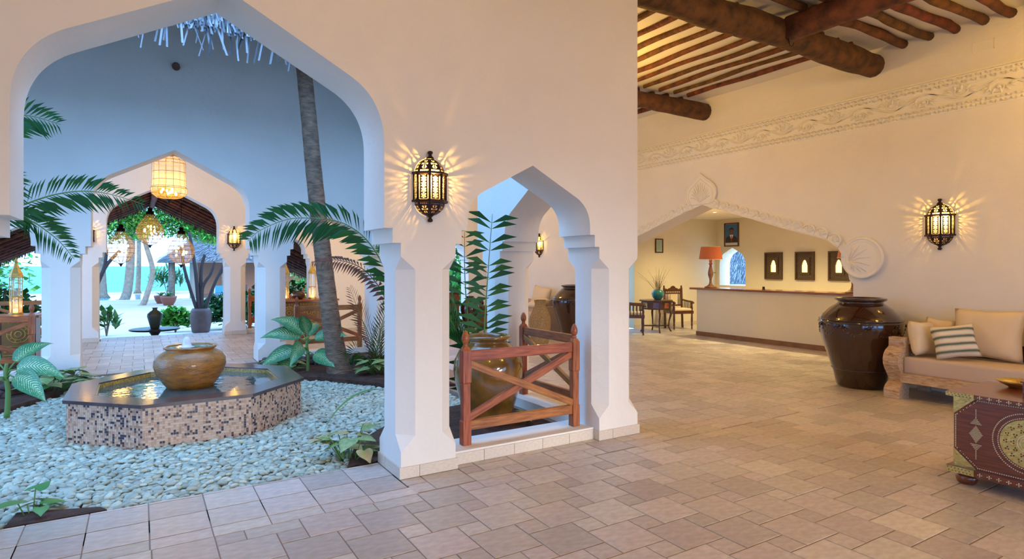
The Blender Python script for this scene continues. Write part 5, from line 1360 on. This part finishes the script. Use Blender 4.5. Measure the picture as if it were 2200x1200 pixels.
# tall pots with bare branches on the terrace edge
POTM=mat('dark_clay_pot',(.12,.06,.05),.6,var=.3)
def branch_pot(label,loc,br):
    t=thing('branch_pot',label,'potted branches',loc)
    m=MB(); m.lathe([(0,0),(.24,0),(.27,.03),(.32,.30),(.34,.55),(.31,.72),(.27,.82),(.24,.82),(.2,.76),(0,.74)],28); m.build('pot',POTM,t)
    for pts,r in br:
        m=MB(); r=r*1.7; sp=spline(pts,5); m.tube(sp,[r*(1-.3*i/len(sp)) for i in range(len(sp))],7); m.build('branch',BARK if r<.02 else mat('dark_branch',(.06,.035,.03),.8) if 'dark_branch' not in bpy.data.materials else bpy.data.materials['dark_branch'],t)
branch_pot('tall dark pot of bare branches at the right of the garden view',(1.75,23.0,-.72),[([(-.1,0,.7),(-.3,0,1.4),(-.5,0,2.2),(-.6,0,2.9)],.035),([(-.05,0,.7),(-.12,0,1.6),(-.2,0,2.4),(-.35,0,3.4)],.04),([(0,0,.7),(0,.05,1.6),(.02,.05,2.2),(.12,0,2.65)],.04),([(.05,0,.7),(.05,0,1.5),(.3,0,2.0),(.42,0,2.4)],.035),([(.1,0,.7),(.4,0,1.6),(.65,0,2.2),(.8,0,2.9)],.035),([(.55,0,1.95),(.8,0,2.2),(1.1,0,2.35)],.03)])
branch_pot('tall dark pot of bare branches at the left jamb of the garden arch',(-1.45,23.0,-.72),[([(0,0,.7),(.15,0,1.2),(.5,0,2.2),(.9,0,2.75)],.04),([(.4,0,1.95),(.5,0,2.3),(.55,0,2.8)],.035),([(-.05,0,.7),(0,0,1.6),(.1,0,2.4),(.3,0,3.0)],.04),([(.05,0,2.2),(-.05,0,2.7),(-.05,0,3.1)],.03)])
# garden trees
def tree(label,loc,trunk,r,crown,nleaf,matl,name='garden_tree',leaf=(.5,.16)):
    t=thing(name,label,'tree',loc); m=MB(); sp=spline(trunk,6); m.tube(sp,[r*(1.5 if i==0 else 1)*(1-.4*i/len(sp)) for i in range(len(sp))],10); m.build('trunk',BARK,t)
    m=MB(); q=random.Random(int(abs(loc[0])*10)+nleaf)
    for cx,cy,cz,rx_,ry,rz in crown:
        for i in range(nleaf):
            a=q.uniform(0,2*PI); b=math.asin(q.uniform(-1,1)); rr=q.random()**.4
            p=Vector((cx+rx_*rr*math.cos(b)*math.cos(a),cy+ry*rr*math.cos(b)*math.sin(a),cz+rz*rr*math.sin(b)))
            d=Vector((q.uniform(-1,1),q.uniform(-1,1),q.uniform(-.6,.4))).normalized(); s=d.cross(Vector((0,0,1))).normalized(); L=q.uniform(.5,1)*leaf[0]; w=leaf[1]*q.uniform(.6,1.2)
            m.add([p,p+d*L*.5+s*w,p+d*L,p+d*L*.5-s*w],[(0,1,2),(0,2,3)])
    tag(m.build('foliage',matl,t),kind='stuff'); return t
tree('feathery flame tree with curved pale trunk in front of the pool',(.42,41.9,-.8),[(-.35,0,-.1),(-.12,0,.5),(.2,0,2.0),(-.1,0,3.4),(-.5,0,5)],.18,[(-1.6,0,4.7,2.4,2.0,1.0),(1.2,0,5.0,2.4,2,.9),(3.4,-1,4.5,2.0,2,.8),(-3.4,0,5.2,2.0,2,.8),(0,0,6.3,5,3,1.0)],3200,FEATHER,leaf=(.42,.07))
tree('straight grey trunked tree left of the flame tree',(-.83,48,-.8),[(-.15,0,-.1),(.1,0,.7),(.28,0,3),(.33,0,7),(.33,0,9)],.32,[(-1,0,8.2,3,1.4,1.4)],1500,FEATHER,leaf=(.5,.08))
tree('slender grey tree behind the straight grey trunk',(-.2,60,-.8),[(0,0,0),(.1,0,3),(0,0,9)],.22,[(0,0,9.5,3,2,1.5)],300,FEATHER)
tree('far casuarina tree with hanging grey green needles',(-2.3,52,-.8),[(0,0,0),(-.1,0,3),(.1,0,8)],.35,[(-.5,0,7,2.2,2,3.2),(2.4,-1,5.6,.9,1,1.8)],700,mat('casuarina_needles',(.22,.30,.20),.7,island=.4),leaf=(.7,.05))
tree('dense green garden tree behind the hut',(14,66,-.9),[(0,0,0),(0,0,4)],.4,[(0,0,5.5,7,3,4.5)],7000,FEATHER,leaf=(.6,.14))
tree('dense green garden tree at the left of the view',(-11,50,-.8),[(0,0,0),(0,0,4)],.4,[(0,0,5,5,3,5)],6000,FEATHER,leaf=(.5,.12))
tree('round leafy garden tree right of the porch',(11.8,28,-.8),[(0,0,0),(0,0,2)],.25,[(0,0,2.8,3.2,2.2,3)],3500,LEAF,leaf=(.34,.09))
tree('round leafy garden tree left of the porch',(-5.4,25,-.8),[(0,0,0),(0,0,2)],.25,[(0,0,2.2,2.6,2,2.8)],3500,FEATHER,leaf=(.34,.09))
tree('round leafy garden tree beyond the right outer arch',(6.7,25,-.8),[(0,0,0),(0,0,1.2)],.2,[(0,0,1.4,1.8,1.6,1.6)],2500,FEATHER,leaf=(.3,.08))
def shrub(label,loc,r,n,matl,leaf=(.22,.08)):
    t=thing('garden_shrub',label,'shrub',loc); m=MB(); q=random.Random(int(loc[1]*7)+n)
    for k in range(5): m.tube([(0,0,0),(r[0]*.4*math.cos(k*1.3),r[1]*.4*math.sin(k*1.3),r[2]*1.1)],.02,5)
    m.build('stem',BARK,t); m=MB()
    for i in range(n):
        a=q.uniform(0,2*PI); b=math.asin(q.uniform(-.6,1)); rr=q.random()**.4
        p=Vector((r[0]*rr*math.cos(b)*math.cos(a),r[1]*rr*math.cos(b)*math.sin(a),r[2]*.55+r[2]*rr*math.sin(b)*.6)); d=Vector((q.uniform(-1,1),q.uniform(-1,1),q.uniform(-.2,1))).normalized(); s=d.cross(Vector((0,0,1))).normalized(); L=leaf[0]*q.uniform(.6,1.1); w=leaf[1]
        m.add([p,p+d*L*.5+s*w,p+d*L,p+d*L*.5-s*w],[(0,1,2),(0,2,3)])
    tag(m.build('foliage',matl,t),kind='stuff')
shrub('dark leafy shrub behind the right branch pot',(3.1,24.3,-.8),(1.4,.9,1.15),2600,LEAFD)
shrub('light green low shrub left of the right branch pot',(1.05,24.2,-.8),(.5,.4,.75),700,FEATHER)
shrub('spiky agave like shrub by the pool',(1.9,58,-.8),(1.4,1,1.8),200,LEAF,(1.2,.1))
shrub('broad leafed shrub beside the left branch pot',(-.95,24.0,-.8),(.35,.3,.8),60,LEAF,(.45,.09))
shrub('leafy shrub under the right outer railing',(3.2,17.2,-.72),(1.0,.5,1.7),1100,LEAF)
shrub('leafy shrub under the left outer railing',(-2.7,17.4,-.72),(.9,.5,1.6),900,LEAF)
shrub('tall leafy shrub outside the end arch of the far corridor',(9.7,18.6,-.72),(1.7,1.0,2.6),2600,FEATHER,(.26,.08))
# planted pots on the sand
def bowl_pot(label,loc,s):
    t=thing('planted_pot',label,'potted plant',loc); m=MB(); m.lathe([(0,0),(.45*s,0),(.5*s,.05*s),(.72*s,.5*s),(.82*s,.85*s),(.86*s,1.0*s),(.8*s,1.05*s),(.7*s,.95*s),(0,.9*s)],24); m.build('pot',mat('red_brown_pot',(.20,.05,.03),.4) if 'red_brown_pot' not in bpy.data.materials else bpy.data.materials['red_brown_pot'],t)
    m=MB(); q=random.Random(3)
    for k in range(22):
        a=q.uniform(0,2*PI); leaf_blade(m,(0,0,.9*s),(math.cos(a)*.6,math.sin(a)*.6,q.uniform(.6,1.4)),q.uniform(.7,1.3)*s,.16*s,1.2,0,5)
    m.build('leaves',LEAF,t)
bowl_pot('red brown bowl pot with leafy plant in front of the hut',(1.42,41.0,-.8),.52)
bowl_pot('smaller red brown bowl pot behind the leafy one',(1.1,43.2,-.8),.48)
# thatched hut
def hut():
    hx,hy=8.2,52; t=thing('thatched_hut','open garden hut with big conical thatched roof','hut',(hx,hy,-.8))
    m=MB(); R=7.2; m.lathe([(R,2.55),(R*.98,2.75),(.3,7.6),(0,7.7)],32); m.lathe([(R,2.55),(.5,6.9)],32); rf=m.build('roof',mat('grey_thatch',(.30,.27,.28),.95,var=.4,vscale=3,bump=.6,bscale=9),t)
    m=MB(); q=random.Random(8)
    for i in range(11000):
        a=q.uniform(PI*.9,PI*2.1); k=q.random()**.7; r=.3+(R-.3)*k; z=7.6-(7.6-2.75)*k+.05; L=q.uniform(.15,.35); w=q.uniform(.012,.03)
        c,s=math.cos(a),math.sin(a); m.add([(r*c-s*w,r*s+c*w,z),(r*c+s*w,r*s-c*w,z),((r+L)*c+s*w,(r+L)*s-c*w,z-L*.66+.06),((r+L)*c-s*w,(r+L)*s+c*w,z-L*.66+.06)],[(0,1,2,3)])
    tag(m.build('thatch_strands',THATCHB,rf),kind='stuff')
    for k in range(8):
        a=PI*1.06+k*PI*.27; m=MB(); m.tube([(6.3*math.cos(a),6.3*math.sin(a),0),(6.3*math.cos(a),6.3*math.sin(a),3.0)],.17,10); m.build('post',BARK,t)
    m=MB(); m.lathe([(5.0,0),(5.0,2.6)],24,a0=0.1,a1=PI+.4); m.build('back_wall',mat('salmon_wall',(.70,.42,.30),.8),t)
hut()
# second trunk-like posts and pool furniture under the hut
for i,(x,y) in enumerate(((4.6,44.5),(6.2,45.5))):
    t=thing('garden_chair',('pale garden chair with blue cushion at the hut','brown garden chair beside the hut posts')[i],'chair',(x,y,-.8),.4)
    for sx in (-.3,.3):
        for sy in (-.3,.3): m=MB(); m.box(sx-.03,sx+.03,sy-.03,sy+.03,0,.45 if sy<0 else 1.0); m.build('leg',PALE if i==0 else DWOOD,t)
    m=MB(); m.box(-.33,.33,-.33,.33,.42,.5); m.build('seat',mat('blue_pad',(.05,.25,.45),.7) if i==0 else DWOOD,t); m=MB(); m.box(-.33,.33,.28,.33,.55,1.0); m.build('backrest',bpy.data.materials['blue_pad'] if i==0 else DWOOD,t)
